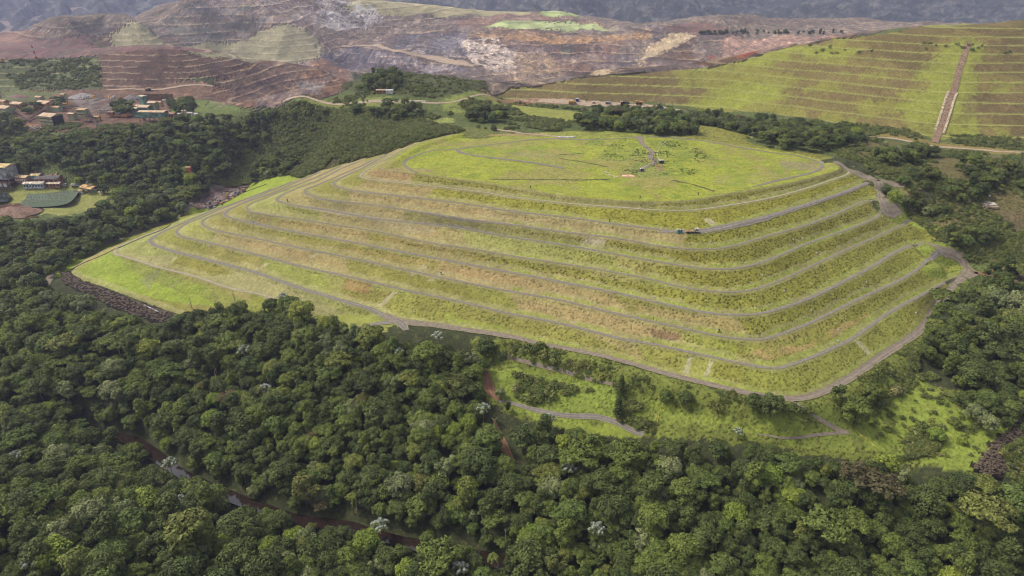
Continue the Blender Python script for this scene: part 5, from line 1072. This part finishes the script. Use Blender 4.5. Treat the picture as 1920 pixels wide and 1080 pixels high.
def conveyor(label, a, b, za, zb, w=1.6, legs=3, mat=None):
    A = hit(*a); B = hit(*b); pa = Vector((A[0], A[1], float(zg(*A)) + za)); pb = Vector((B[0], B[1], float(zg(*B)) + zb)); t = thing('conveyor', label, 'conveyor', xy=A)
    d = pb - pa; n = Vector((-d.y, d.x, 0)).normalized() * w / 2; o = pa - t.location; q = pb - t.location; m = mat or M(140, 110, 84, noise=.5)
    bb = MB(); v = [o - n, o + n, q + n, q - n]; bb.add([tuple(p) for p in v] + [tuple(p + Vector((0, 0, .5))) for p in v], [(3, 2, 1, 0), (4, 5, 6, 7), (0, 1, 5, 4), (1, 2, 6, 5), (2, 3, 7, 6), (3, 0, 4, 7)]); bb.build('belt', DRK, t)
    for s in (-1, 1):
        r = MB(); e = n * s * 1.1; up = Vector((0, 0, 1.5)); r.bar(o + e, q + e, .14, 4); r.bar(o + e + up, q + e + up, .14, 4); k = 10
        for i in range(k): r.bar(o + e + (q - o) * (i / k) + up * (i % 2), o + e + (q - o) * ((i + 1) / k) + up * ((i + 1) % 2), .09, 4)
        r.build('truss', m, t)
    for i in range(1, legs + 1):
        p = pa + d * (i / (legs + 1)); g = float(zg(p.x, p.y)); l = MB(); c = p - t.location
        for s in (-1, 1): l.bar(c + n * s, Vector((c.x, c.y, g - t.location.z - .5)) + n * s * 2, .16, 4)
        l.build('trestle', STL, t)
# --- far processing plant
shed('processing_shed', 'large rust-striped green shed with its open end facing right', 'shed', (100, 234), 17, 13, 9.5, -18, GRN, ROOF, open_end=True)
shed('processing_shed', 'tall ochre-gabled shed behind the striped green one', 'shed', (89, 207), 16, 12, 8.5, -20, OCH, ROOF)
shed('processing_shed', 'long low pale green shed behind the striped one', 'shed', (104, 209), 15, 6, 5, -12, GRN, ROOF, bands=False)
shed('processing_shed', 'green-gabled shed at the far left edge of the plant', 'shed', (14, 213), 15, 11, 6.5, -24, GRN, ROOF)
shed('processing_shed', 'ochre shed with ridge vents beside the far left one', 'shed', (38, 206), 14, 9, 7, -20, OCH, ROOF, windows=5)
t = shed('screening_tower', 'green screening tower on stilts under an orange flat roof', 'tower', (161, 228), 9, 7, 8, -12, GRN, ORR, z0=4.5, rise=.5)
MB().bar((4.8, 0, 0), (4.8, 0, 12), .35, 6).build('pipe', STL, t)
shed('head_tower', 'slender green and rust tower rising behind the crusher', 'tower', (124, 197), 5, 4, 12, -15, GRN, ROOF, rise=.6)
shed('head_tower', 'tallest grey-green tower in the right half of the plant', 'tower', (271, 196), 8, 6, 9.5, -35, GRN2, M(210, 200, 176), rise=.4, bands=False)
shed('process_hall', 'green hall with tan roof just below the tall tower', 'hall', (272, 214), 16, 10, 8, -10, GRN2, ROOF, bands=False)
shed('process_hall', 'upper green hall with tan roof right of the tall tower', 'hall', (289, 206), 9, 7, 8, -8, GRN, ROOF, bands=False)
shed('loading_hall', 'long teal hall raised on stilts above the forest edge', 'hall', (291, 228), 27, 9, 5.2, -4, GRN2, ROOF, z0=5, bands=False, rise=.8)
shed('brick_annex', 'orange brick annex at the right end of the teal hall', 'building', (322, 220), 9, 6, 4, -8, BRK, BRK, windows=3, bands=False)
t = thing('feed_hopper', 'small pale-roofed hopper standing left of the teal hall', 'hopper', (250, 216), rot=-10)
MB().box(-3, 3, -2.5, 2.5, 6, 6.3).build('roof', CON, t); MB().box(-1.2, 1.2, -1.2, 1.2, 2, 4.5, top=1.9).build('bin', STL, t)
for sx in (-1, 1):
    for sy in (-1, 1): MB().bar((sx * 2.6, sy * 2.1, -.6), (sx * 2.6, sy * 2.1, 6), .14, 4).build('leg', STL, t)
t = thing('crusher', 'rusty yellow crusher machinery between the sheds', 'crusher', (124, 203), rot=15)
MB().box(-4, 3, -2.5, 2.5, 2, 5.5, top=.7).build('housing', M(176, 124, 66, noise=.5), t); b = MB()
for i in range(7): b.bar((-6 + i * 1.9, -2.6, -.5), (-5 + i * 1.7, 2.2, 6.5), .2, 4); b.bar((-6 + i * 1.9, -2.6, 3.2), (-4.1 + i * 1.7, -2.6, 5.8), .16, 4)
b.build('frame', M(206, 164, 78, noise=.4), t)
t = thing('washing_platform', 'low rust-orange platform left of the small hopper', 'platform', (226, 220), rot=-6)
MB().box(-14, 10, -2.5, 2.5, 2.2, 2.7).build('deck', M(190, 130, 66, noise=.5), t); b = MB()
for i in range(9): b.bar((-13.5 + i * 2.9, -2, -.6), (-13.5 + i * 2.9, -2, 2.2), .2, 4); b.bar((-13.5 + i * 2.9, -2.2, 2.7), (-12 + i * 2.9, -2.2, 4.6), .12, 4)
b.build('frame', M(176, 112, 60, noise=.5), t)
MB().box(-13, -6, -2, 2, 2.72, 5.6).build('cabin', BRK, t); MB().box(-3.5, 1, -2, 2, 2.72, 5, top=.95).build('canopy', GREY, t)
conveyor('long rusty conveyor sloping down from the far left shed', (20, 208), (57, 229), 5, 1)
conveyor('dark conveyor rising to the long low shed', (50, 228), (92, 213), 1, 6, legs=2)
conveyor('grey conveyor bridge between the low shed and the screening tower', (119, 213), (152, 216), 7, 9, legs=1, mat=STL)
conveyor('rusty conveyor falling right from the screening tower', (170, 222), (182, 236), 8, 0, legs=1)
conveyor('slanted conveyor under the teal hall', (262, 222), (282, 236), 5, 0, legs=1)
for i, (u, v, lab) in enumerate([(338, 218, 'white horizontal tank at the right end of the plant'), (369, 218, 'small white tank furthest right at the plant')]):
    t = thing('storage_tank', lab, 'tank', (u, v), rot=-5); MB().bar((-2.4, 0, 2), (2.4, 0, 2), 1.5, 12).build('tank_shell', WHT, t, smooth=False)
    for sx in (-1, 1): MB().box(sx * 1.6 - .3, sx * 1.6 + .3, -1, 1, -.5, .9).build('cradle', CON, t)
for u, lab in [(344, 'left one of two pale upright silos beside the white tank'), (349, 'right one of two pale upright silos beside the white tank')]:
    t = thing('silo', lab, 'silo', (u, 217)); MB().bar((0, 0, -.5), (0, 0, 5.4), 1.25, 12).build('silo_shell', M(214, 186, 140), t); MB().bar((0, 0, 5.42), (0, 0, 6.3), 1.3, 12, .3).build('cone_roof', CON, t)
shed('white_hut', 'little white hut with a dark door beside the silos', 'hut', (357, 217), 6, 4, 3, -5, WHT, CON, windows=1, bands=False)
shed('white_hut', 'small white hut behind the right end of the plant', 'hut', (309, 192), 3.2, 3, 2.6, 0, WHT, CON, bands=False)
for q in [('ochre', (60, 211), 9, 6, 5, -20, OCH, ROOF, 'low ochre shed between the far left sheds and the striped one'), ('green', (138, 224), 7, 5, 6, -16, GRN, ROOF, 'small green shed just right of the striped one'), ('tan', (183, 226), 6, 4, 4, -8, OCH, ORR, 'small tan hut below the screening tower'), ('brick', (214, 217), 6, 4, 3.5, -6, BRK, ROOF, 'small brick hut at the left end of the orange platform'), ('grey', (240, 206), 7, 5, 5, -30, GREY, ROOF, 'grey shed left of the tall plant tower'), ('green', (258, 219), 6, 5, 9, -12, GRN2, ROOF, 'narrow green bin house between the hopper and the teal hall'), ('ochre', (300, 199), 6, 5, 4.5, -8, OCH, ORR, 'small ochre shed behind the upper green hall'), ('pale', (76, 190), 8, 6, 5, -20, GRN, ROOF, 'pale shed behind the ochre-gabled one'), ('rust', (110, 222), 8, 3, 3.2, -12, M(150, 116, 84, noise=.5), ROOF, 'rusty lean-to against the back of the striped shed'), ('pale', (8, 196), 9, 6, 4, -22, OCH, ROOF, 'low shed at the far left edge behind the others')]:
    shed('small_shed', q[8], 'shed', q[1], q[2], q[3], q[4], q[5], q[6], q[7], bands=False)
def heap(label, uv, r, h, mat, seed, name='stockpile', cat='stockpile'):
    x, y = hit(*uv); b = MB(); rn = random.Random(seed); z = float(zg(x, y)); v = [(x, y, z + h)]; n = 22
    for k, (f, g) in enumerate(((.3, .74), (.65, .36), (1, -.12))):
        for i in range(n): a = 6.283 * i / n; q = r * f * (.85 + .3 * rn.random()); v.append((x + q * math.cos(a) * 1.5, y + q * math.sin(a), z + h * g * (.9 + .2 * rn.random())))
    f = [(0, 1 + i, 1 + (i + 1) % n) for i in range(n)]
    for k in range(2): f += [(1 + k * n + i, 1 + (k + 1) * n + i, 1 + (k + 1) * n + (i + 1) % n, 1 + k * n + (i + 1) % n) for i in range(n)]
    tag(b.add(v, f).build(name, mat), label, cat)
heap('grey gravel stockpile left of the tall plant tower', (248, 187), 8, 6.5, M(128, 120, 118, noise=.4), 1)
heap('broad pale grey stockpile behind the scrap yard of the plant', (155, 182), 11, 5, M(150, 144, 142, noise=.4), 2)
heap('brown earth heap at the upper left of the plant', (34, 182), 9, 3.5, M(122, 94, 78, noise=.4), 3)
heap('ploughed brown earth mound at the near left edge', (25, 398), 15, 4.5, M(126, 96, 74, noise=.5), 4, name='earth_mound', cat='mound')
b = MB(); x, y = hit(297, 188)
for i in range(14): b.box(x - 17 + i * 2.5, x - 14.6 + i * 2.5, y, y + 1.2, float(zg(x, y)) - 1, float(zg(x, y)) + 7.2 + .3 * (i % 3))
tag(b.build('retaining_wall', M(132, 108, 80, noise=.5, scale=.4, stain=(96, 74, 54))), 'brown stone retaining wall behind the tall plant tower', 'wall')
b = MB(); x, y = hit(197, 213)
for i in range(4): b.box(x - 7 + i * 3.6, x - 4 + i * 3.6, y, y + .8, float(zg(x, y)) - .5, float(zg(x, y)) + 4.5)
tag(b.build('concrete_wall', CON), 'pale broken concrete wall in the middle of the plant', 'wall')
rn = random.Random(8)
for i in range(16):
    u, v = rn.uniform(150, 214), rn.uniform(180, 190); c = [GREY, WHT, YEL, CON, STL][i % 5]; t0 = ['grey', 'white', 'yellow', 'pale', 'brownish'][i % 5]
    x, y = hit(u, v); b = MB(); z = float(zg(x, y)); w, d, h = rn.uniform(1.5, 3.5), rn.uniform(1, 2), rn.uniform(.8, 2.2)
    b.box(-w, w, -d, d, -.3, h, .9).box(-w * .4, w * .5, -d * .5, d * .5, h + .01, h + .7); b.bar((w * .7, 0, 0), (w * .9, d * .4, h * 1.8), .15, 4); o = b.build('scrap_pile', c); o.location = (x, y, z); o.rotation_euler[2] = rn.random() * 3
    tag(o, f'{t0} scrap equipment in the storage yard behind the plant', 'scrap', f'{t0} scrap equipment in the yard behind the plant')
b = MB(); x, y = hit(187, 185); z = float(zg(x, y))
for i in range(6): b.bar((x - 4 + i * 1.7, y, z - .5), (x - 4 + i * 1.7, y, z + 7 - (i % 3)), .35, 6)
tag(b.build('steel_columns', GREY), 'bunch of pale upright steel columns in the storage yard', 'columns')
# striped chimney
t = thing('chimney', 'slim red and white striped chimney on the far left dump', 'chimney', (69, 111)); H = 17.; 
for i in range(5): MB().bar((-i * .35 * 1.0, 0, i * H / 5 - (.8 if i == 0 else 0)), (-(i + 1) * .35, 0, (i + 1) * H / 5), 1.15 - i * .08, 12, 1.15 - (i + 1) * .08).build('shaft_section', [M(190, 90, 66), WHT][i % 2], t, label=['red section', 'white section'][i % 2])
# --- near-left plant
t = shed('plant_building', 'big pale grey box building raised on a steel frame at the left edge', 'building', (10, 352), 24, 12, 10.5, -8, GREY, M(212, 186, 124, noise=.3), z0=10, rise=1.2, bands=False)
for i in range(5): MB().bar((-10 + i * 4.6, -7.8, 5), (-10 + i * 4.6, -4.6, 5), 1.7, 10).build('vessel', WHT, t)
for z in (3.2, 6.6): MB().box(-12, 14, -7.5, 5.5, z, z + .3).build('platform', M(138, 106, 80, noise=.5), t)
b = MB()
for i in range(10): b.bar((-12 + i * 2.8, -7.3, -.8), (-12 + i * 2.8, -7.3, 9.3), .2, 4); b.bar((-12 + i * 2.8, -7.3, (i % 2) * 6), (-9.2 + i * 2.8, -7.3, ((i + 1) % 2) * 6), .12, 4)
b.build('steel_frame', M(150, 128, 106, noise=.5), t)
conveyor('long inclined conveyor climbing right from the grey plant building', (30, 322), (96, 284), 9, 2, w=2.2, legs=2)
shed('brick_house', 'orange brick house with white windows beside the grey building', 'house', (46, 341), 12, 7, 5, -14, BRK, M(214, 190, 140), windows=5, wcol=WHT, bands=False)
shed('brick_house', 'long brick building with a dark grey roof behind the pond', 'building', (93, 341), 20, 9, 4, 6, BRK, DROOF, windows=5, bands=False)
shed('store_shed', 'small shed with a pale yellow roof behind the dark-roofed one', 'shed', (70, 335), 8, 6, 3.6, 2, M(120, 160, 156), M(212, 190, 138), bands=False)
shed('store_shed', 'long white shed with pale blue wall beside the pond', 'shed', (67, 351), 17, 6, 4, 4, M(206, 214, 218), M(226, 214, 190), windows=7, bands=False)
shed('brick_house', 'low brick building with cream roof right of the white shed', 'building', (103, 350), 12, 5.5, 3.4, 2, BRK, M(222, 204, 172), windows=4, bands=False)
t = thing('canopy_shed', 'orange tiled canopy roof standing on posts in the grass', 'canopy', (170, 358), rot=-24); MB().gable(-7.5, 7.5, -4.5, 4.5, 3.6, 5, .3, .25).build('roof', ORR, t)
for i in range(4):
    for sy in (-1, 1): MB().bar((-7 + i * 4.6, sy * 4, -.5), (-7 + i * 4.6, sy * 4, 3.6), .15, 5).build('post', WHT, t)
MB().box(-2, 5, 1, 3.5, -.3, 2.4).build('store_room', WHT, t)
shed('small_hut', 'tiny orange-roofed hut left of the canopy', 'hut', (154, 362), 4, 3, 2.6, -10, WHT, ORR, bands=False)
t = thing('open_shelter', 'flat pale shelter roof near the forest edge right of the canopy', 'shelter', (196, 364), rot=0); MB().box(-4.4, 4.4, -2.4, 2.4, 2.3, 2.55).build('roof', M(222, 206, 176), t)
for sx in (-1, 1):
    for sy in (-1, 1): MB().bar((sx * 4, sy * 2, -.5), (sx * 4, sy * 2, 2.3), .12, 5).build('post', STL, t)
shed('brick_tower', 'small orange brick turret poking out of the forest', 'tower', (359, 340), 3.6, 3.2, 13, 5, M(204, 116, 76), BRK, rise=.4, bands=False)
t = thing('pontoon', 'narrow green pontoon floating at the back of the pond', 'pontoon', xy=bp(107, 356, -4.4)); t.location.z = -4.6; MB().box(-5, 5, -.5, .5, 0, .35).build('deck', M(160, 150, 110), t); MB().bar((-4.5, 0, .36), (-4.5, 0, 1.3), .08, 5).build('post', STL, t)
shed('white_shed', 'bright white shed on the knoll below the wooded hilltop', 'shed', (731, 175), 6.5, 4, 3, 0, WHT, WHT, bands=False)
shed('ochre_shed', 'low rust and ochre shed left of the white one on the knoll', 'shed', (715, 174), 9, 4, 2.6, 0, M(176, 130, 92), ROOF, bands=False, windows=3)
# --- vehicles
def wheels(t, xs, ys, r, w=.35):
    for x in xs:
        for y in ys:
            o = MB().bar((x, y - w / 2, r), (x, y + w / 2, r), r, 14).build('wheel', TYRE, t); MB().bar((x, y - w / 2 - .02, r), (x, y + w / 2 + .02, r), r * .5, 8).build('rim', STL, o)
def car(uv, lab, col, rot, group=None):
    t = thing('parked_car', lab, 'car', uv, rot=rot, group=group); MB().box(-2.1, 2.1, -.85, .85, .35, .95, .97).build('body', col, t); MB().box(-1.3, 1.0, -.75, .75, .96, 1.5, .78).build('cabin', GLS, t); MB().box(-1.0, .75, -.6, .6, 1.501, 1.54).build('roof', col, t); wheels(t, (-1.35, 1.35), (-.85, .85), .34, .2)
for u, v, lab in [(54, 240, 'white car parked furthest left on the bare lot below the plant'), (61, 243, 'white car parked second from left on the bare lot'), (67, 241, 'silver-white car parked in the middle of the bare lot'), (73, 241, 'white car at the right of the bare lot by the bushes'), (88, 246, 'pale car alone to the right of the parked group')]: car((u, v), lab, WHT, 20 + u % 30, 'cars parked below the plant')
car((1080, 196), 'small white car beside the yellow bus on the working road', WHT, 5)
car((1114, 194), 'small tan car on the red working area', M(200, 160, 120), 0)
def truck_box(name, uv, lab, cat, L, w, h, body, cab, rot=0, flat=False):
    t = thing(name, lab, cat, uv, rot=rot); c0 = L / 2 - 1.9
    MB().box(-L / 2, L / 2, -.45, .45, .6, .85).build('chassis', DRK, t)
    cb = MB().box(c0, c0 + 1.9, -w / 2, w / 2, .86, 2.7, .93).build('cab', cab, t); MB().box(c0 + 1.86, c0 + 1.93, -w * .4, w * .4, 1.75, 2.4).build('windscreen', GLS, cb)
    for s in (-1, 1): MB().box(c0 + .5, c0 + 1.5, s * w * .49 - .03, s * w * .49 + .03, 1.7, 2.35).build('side_window', GLS, cb)
    if flat:
        MB().box(-L / 2, c0 - .25, -w / 2, w / 2, .87, 1.05).build('load_bed', body, t)
        for s in (-1, 1): MB().box(-L / 2, c0 - .25, s * w / 2 - .04, s * w / 2 + .04, 1.06, 1.06 + h).build('side_board', body, t)
        MB().box(c0 - .33, c0 - .25, -w / 2 + .05, w / 2 - .05, 1.06, 2.3).build('headboard', STL, t); MB().box(c0 + 1.91, c0 + 2.6, -w * .42, w * .42, .7, 1.5, .9).build('bonnet', cab, t)
    else: MB().box(-L / 2, c0 - .2, -w / 2, w / 2, .87, .87 + h).build('cargo_body', body, t)
    wheels(t, (-L / 2 + 1.2, L / 2 - .9), (-w / 2 + .1, w / 2 - .1), .48); return t
truck_box('flatbed_truck', (1297, 436.5), 'white-cabbed flatbed truck with a tan wooden bed on the upper berm road', 'truck', 7.2, 2.3, .35, M(206, 176, 130), WHT, rot=2, flat=True)
truck_box('bus', (1073, 195), 'yellow bus on the reddish working area', 'bus', 8, 2.4, 2.1, YEL, YEL, rot=4)
truck_box('water_truck', (143, 350), 'white tanker truck parked beyond the pond', 'truck', 7.5, 2.4, 1.8, WHT, WHT, rot=10)
truck_box('service_truck', (120, 350), 'grey van parked between the brick building and the tanker', 'van', 5.5, 2.2, 1.6, GREY, GREY, rot=5)
truck_box('service_truck', (1140, 195), 'small white and grey service truck left of the black dumper', 'truck', 5.5, 2.2, 1.4, GREY, WHT, rot=0)
def dumper(uv, lab, body, rot, s=1.0):
    t = thing('haul_truck', lab, 'dump truck', uv, rot=rot); t.scale = (s, s, s)
    MB().box(-4, 4, -1.6, 1.6, 1.5, 2.4).build('chassis', DRK, t); b = MB(); b.add([(-4.8, -2.3, 3.0), (2.2, -2.3, 2.5), (2.2, 2.3, 2.5), (-4.8, 2.3, 3.0), (-5.0, -2.6, 4.3), (2.6, -2.6, 4.9), (2.6, 2.6, 4.9), (-5.0, 2.6, 4.3)], [(3, 2, 1, 0), (4, 5, 6, 7), (0, 1, 5, 4), (1, 2, 6, 5), (2, 3, 7, 6), (3, 0, 4, 7)]); b.build('tipper_body', body, t)
    MB().box(2.2, 4.8, -2.6, 2.6, 4.92, 5.2).build('cab_canopy', M(206, 176, 136), t); c = MB().box(2.9, 4.4, -.2, 1.8, 2.42, 4.5).build('cab', body, t); MB().box(4.38, 4.46, 0, 1.6, 3.4, 4.3).build('windscreen', GLS, c); wheels(t, (-2.7, 2.9), (-1.9, 1.9), 1.35, .8)
dumper((1171, 199), 'big black haul truck with a tan canopy on the working area', M(52, 44, 42), 180, .95)
dumper((1198, 196), 'yellow-topped dump truck right of the black one', M(214, 160, 80), 178, .75)
dumper((278, 170), 'small pale dump truck on the road above the plant', M(206, 186, 140), 0, .7)
t = thing('excavator', 'yellow excavator on the flat at the far left above the green benches', 'excavator', (5, 117), rot=20)
for s in (-1, 1): MB().box(-2.6, 2.6, s * 1.5 - .4, s * 1.5 + .4, 0, 1).build('track', DRK, t)
MB().box(-2.4, 1.6, -1.5, 1.5, 1.1, 3).build('body', YEL, t); MB().box(.2, 1.7, -1.5, -.2, 3.01, 4.2).build('cab', GLS, t); MB().bar((1.4, 0, 2.6), (5, 0, 6), .4, 5).bar((5, 0, 6), (7.5, 0, 2.4), .3, 5).build('boom', YEL, t); MB().box(7, 8.2, -.7, .7, 1.2, 2.5, .8).build('bucket', STL, t)
t = thing('open_tent', 'cream pyramid-roofed tent beside the working road below the green dump', 'tent', (1341, 215.5), rot=12)
MB().add([(-6, -4.5, 3), (6, -4.5, 3), (6, 4.5, 3), (-6, 4.5, 3), (0, 0, 5.6), (0, 0, 5.2)], [(0, 1, 4), (1, 2, 4), (2, 3, 4), (3, 0, 4), (1, 0, 5), (2, 1, 5), (3, 2, 5), (0, 3, 5)]).build('roof', M(232, 200, 156), t)
for sx in (-1, 1):
    for sy in (-1, 1): MB().bar((sx * 5.8, sy * 4.3, -.4), (sx * 5.8, sy * 4.3, 3), .15, 5).build('post', STL, t)
MB().box(-5.8, -5.7, -4.3, 4.3, 0, 2.95).build('side_wall', M(206, 160, 112), t); MB().box(-5.69, 1.5, -4.4, -4.3, 0, 2.95).build('side_wall', M(206, 160, 112), t)
def cabin(uv, lab, w, d, h, col, rot, name='site_cabin', cat='cabin'):
    t = thing(name, lab, cat, uv, rot=rot); MB().box(-w / 2, w / 2, -d / 2, d / 2, 0, h).build('wall', col, t); MB().box(-w / 2 - .15, w / 2 + .15, -d / 2 - .15, d / 2 + .15, h + .01, h + .2).build('roof', WHT, t)
    for i in range(3): MB().box(-w / 2 + w * (i + .25) / 3, -w / 2 + w * (i + .75) / 3, -d / 2 - .06, -d / 2 - .005, h * .3, h * .75).build('window', GLS, t)
cabin((1236, 205), 'long pale blue cabin by the working road', 9, 2.6, 2.6, M(150, 170, 186), -3)
cabin((1082, 190), 'small blue cabin behind the white car on the working area', 3, 3, 3, M(70, 110, 190), 0)
cabin((1240, 306), 'small green pump cabin at the end of the dirt road on the flat top', 3.4, 2.4, 2.2, M(92, 112, 98), 5)
cabin((1202.5, 321), 'grey pump box with railing at the left end of the concrete rail', 2.6, 2.2, 2.0, M(130, 130, 128), 20)
for u, lab in [(1271, 'left one of two teal portable toilets on the upper berm road'), (1276.5, 'right one of two teal portable toilets beside the flatbed truck')]:
    t = thing('portable_toilet', lab, 'toilet', (u, 437), rot=8); MB().box(-.62, .62, -.62, .62, 0, 2.1).build('cabin', M(126, 176, 172), t); MB().box(-.66, .66, -.66, .66, 2.11, 2.35, .8).build('roof', M(232, 236, 232), t); MB().box(-.4, .4, -.66, -.625, .15, 1.95).build('door', M(88, 138, 140) if u > 1273 else M(140, 186, 182), t)
# poles and masts
def pole(uv, h, lab, arm=True, box=False, r=.16):
    t = thing('utility_pole', lab, 'pole', uv, rot=random.random() * 60); MB().bar((0, 0, -.6), (0, 0, h), r, 7, r * .7).build('post', M(96, 84, 72), t)
    if arm: MB().box(-1.3, 1.3, -.08, .08, h - .8, h - .6).build('crossarm', M(96, 84, 72), t)
    if box: MB().box(.25, .95, -.35, .35, h * .55, h * .55 + 1.1).build('transformer', WHT, t)
pole((1227, 312), 10.5, 'dark utility pole with a white transformer beside the pump cabins', box=True)
pole((1284, 254), 7.5, 'dark pole at the back of the flat top')
pole((1244, 203), 9, 'thin pole on the working road, left of two'); pole((1260, 206), 9, 'thin pole on the working road, right of two')
pole((754, 180), 12, 'tall thin mast beside the white shed on the knoll', arm=False); pole((634, 192), 9, 'thin pole at the left end of the ridge track'); pole((670, 191), 8, 'thin pole on the ridge track, right of another'); pole((967, 189), 9, 'thin mast at the left end of the red working area', arm=False)
pole((1823, 42), 9, 'thin pole on the crest of the green dump', arm=False); pole((1066, 701), 5, 'pair of thin white posts beside the track in the scrub', arm=False, r=.1)
pole((62, 320), 8, 'pale support pole under the long inclined conveyor', arm=False, r=.3)
# ruined concrete footing at the right, with a white disc on a mast
t = thing('concrete_ruin', 'pale concrete foundation slab with a dark opening in the scrub at right', 'ruin', (1852, 384), rot=-12)
MB().box(-4.5, 4.5, -3, 3, -.8, 1.2).build('slab', CON, t); MB().box(-1.6, 1.6, -1, 1.2, 1.21, 1.3).build('opening', DRK, t); MB().box(-9.5, -4.6, -2.6, -1.9, -.5, 1.0).box(-9.5, -8.8, -1.8, 2.4, -.5, 1.3).box(-4.4, 5, -4.4, -3.3, -.8, .4).build('low_wall', M(186, 160, 130, noise=.5), t)
t = thing('sign_disc', 'small white disc on a thin mast behind the concrete foundation', 'sign', (1853, 376)); MB().bar((0, 0, -.4), (0, 0, 3), .08, 6).build('post', STL, t); MB().bar((0, -.06, 3.4), (0, .06, 3.4), .75, 14).build('disc', WHT, t)
# scrap and timber yard by the mound's left foot
t = thing('collapsed_gantry', 'collapsed rusty gantry of dark beams by the left foot of the mound', 'wreck', (438, 352), rot=6); r = random.Random(2)
for i in range(16): 
    a = Vector((r.uniform(-14, 12), r.uniform(-3, 3), r.uniform(0, .6))); q = a + Vector((r.uniform(3, 12), r.uniform(-1.5, 1.5), r.uniform(-.2, 2.2))); MB().bar(a, q, r.uniform(.15, .32), 4).build('beam', M(84, 62, 50, noise=.5), t)
MB().box(-9, -5, -1.5, 1.5, 0, 3, .8).build('frame_box', M(110, 84, 66, noise=.5), t)
r = random.Random(5); yard = [(372,389),(395,372),(428,358),(462,349),(460,360),(425,378),(400,391)]
P = spots([yard], 150); kinds = [('grey', GREY), ('white', WHT), ('brown', M(110, 84, 66)), ('yellow', YEL), ('dark', DRK)]
for i, (x, y) in enumerate(P[:90]):
    nm, mt = kinds[[0, 0, 1, 2, 2, 4, 0, 3, 2, 4][i % 10]]; b = MB(); w, d, h = r.uniform(.5, 1.8), r.uniform(.4, 1), r.uniform(.3, 1.2); b.box(-w, w, -d, d, -.2, h, r.uniform(.7, 1)); b.bar((-w, 0, h * .5), (w * 1.2, d, h * 1.3), .12, 4)
    o = b.build('scrap_piece', mt); o.location = (x, y, float(zg(x, y))); o.rotation_euler[2] = r.random() * 3; tag(o, f'{nm} scrap piece in the storage yard beside the left dirt road', 'scrap', f'{nm} scrap pieces in the yard beside the left dirt road')
# markers on the berms
mk = [(1332,454,'on the second grassy face under the flatbed truck'), (1470,545,'on the right-hand face, fifth berm from the bottom'), (1521,582,'on the right-hand face, fourth berm from the bottom'), (1624,529,'high on the right end of the third berm'), (1571,619,'on the right-hand face, second berm from the bottom'), (1717,587,'on the lowest right-hand face'), (1799,507,'beside the grey junction at far right'), (1571,639,'on the pale strip of the second lowest berm'), (1487,449,'on the bright right-hand grass under the sixth berm'), (1531,474,'on the right-hand face below the fifth berm'), (1669,374,'beside the climbing road at the right'), (1429,516,'in the middle of the mound corner'), (1227,557,'at the edge of the fourth berm road, centre'), (772,585,'on the lowest face above the road junction'), (849,601,'on the grass just right of the road junction'), (382,459,'on the left end, below the second berm'), (392,461,'on the left end, right beside another marker'), (231,467,'at the far left turn of the lowest berm'), (1100,249,'on the track behind the flat top'), (1194,256,'where the dirt road leaves the flat top')]
for u, v, w in mk:
    t = thing('marker_post', f'tiny white marker post {w}', 'marker', (u, v), group='white survey markers on the mound'); MB().bar((0, 0, -.3), (0, 0, .9), .09, 6).build('post', WHT, t); MB().box(-.42, .42, -.42, .42, -.3, .35).build('base_block', WHT, t)
for u, v, w in [(1348, 623, 'on the second berm at the mound corner'), (827, 515, 'on the second berm road, centre left'), (539, 378, 'at the left turn of the fifth berm'), (1200, 372, 'at the rim of the flat top'), (1309, 366, 'at the right part of the rim of the flat top'), (995, 353, 'at the left part of the rim of the flat top'), (1303, 301, 'in the bright grass right of the pump cabins'), (1143, 416, 'on the sixth berm, centre')]:
    t = thing('drain_post', f'small black post {w}', 'post', (u, v), group='black posts on the mound'); MB().bar((0, 0, -.3), (0, 0, 1.4), .22, 6).build('post', DRK, t); MB().box(-.45, .45, -.45, .45, 1.41, 1.6).build('cap', DRK, t)

# ---------------------------------------------------------------- the air
hz = MB().box(-7000, 7000, -300, 7300, -420, 1150).build('haze', MT); hz['kind'] = 'stuff'; hz['label'] = 'pale lilac haze over the distant mine and mountains'
hm = bpy.data.materials.new('haze_air'); hm.use_nodes = True; n = hm.node_tree.nodes; l = hm.node_tree.links; n.remove(n['Principled BSDF'])
pv = n.new('ShaderNodeVolumePrincipled'); pv.inputs['Color'].default_value = (.64, .67, 1.0, 1); pv.inputs['Density'].default_value = 7.5e-5; pv.inputs['Anisotropy'].default_value = .25
l.new(pv.outputs[0], n['Material Output'].inputs['Volume']); hz.data.materials.clear(); hz.data.materials.append(hm)
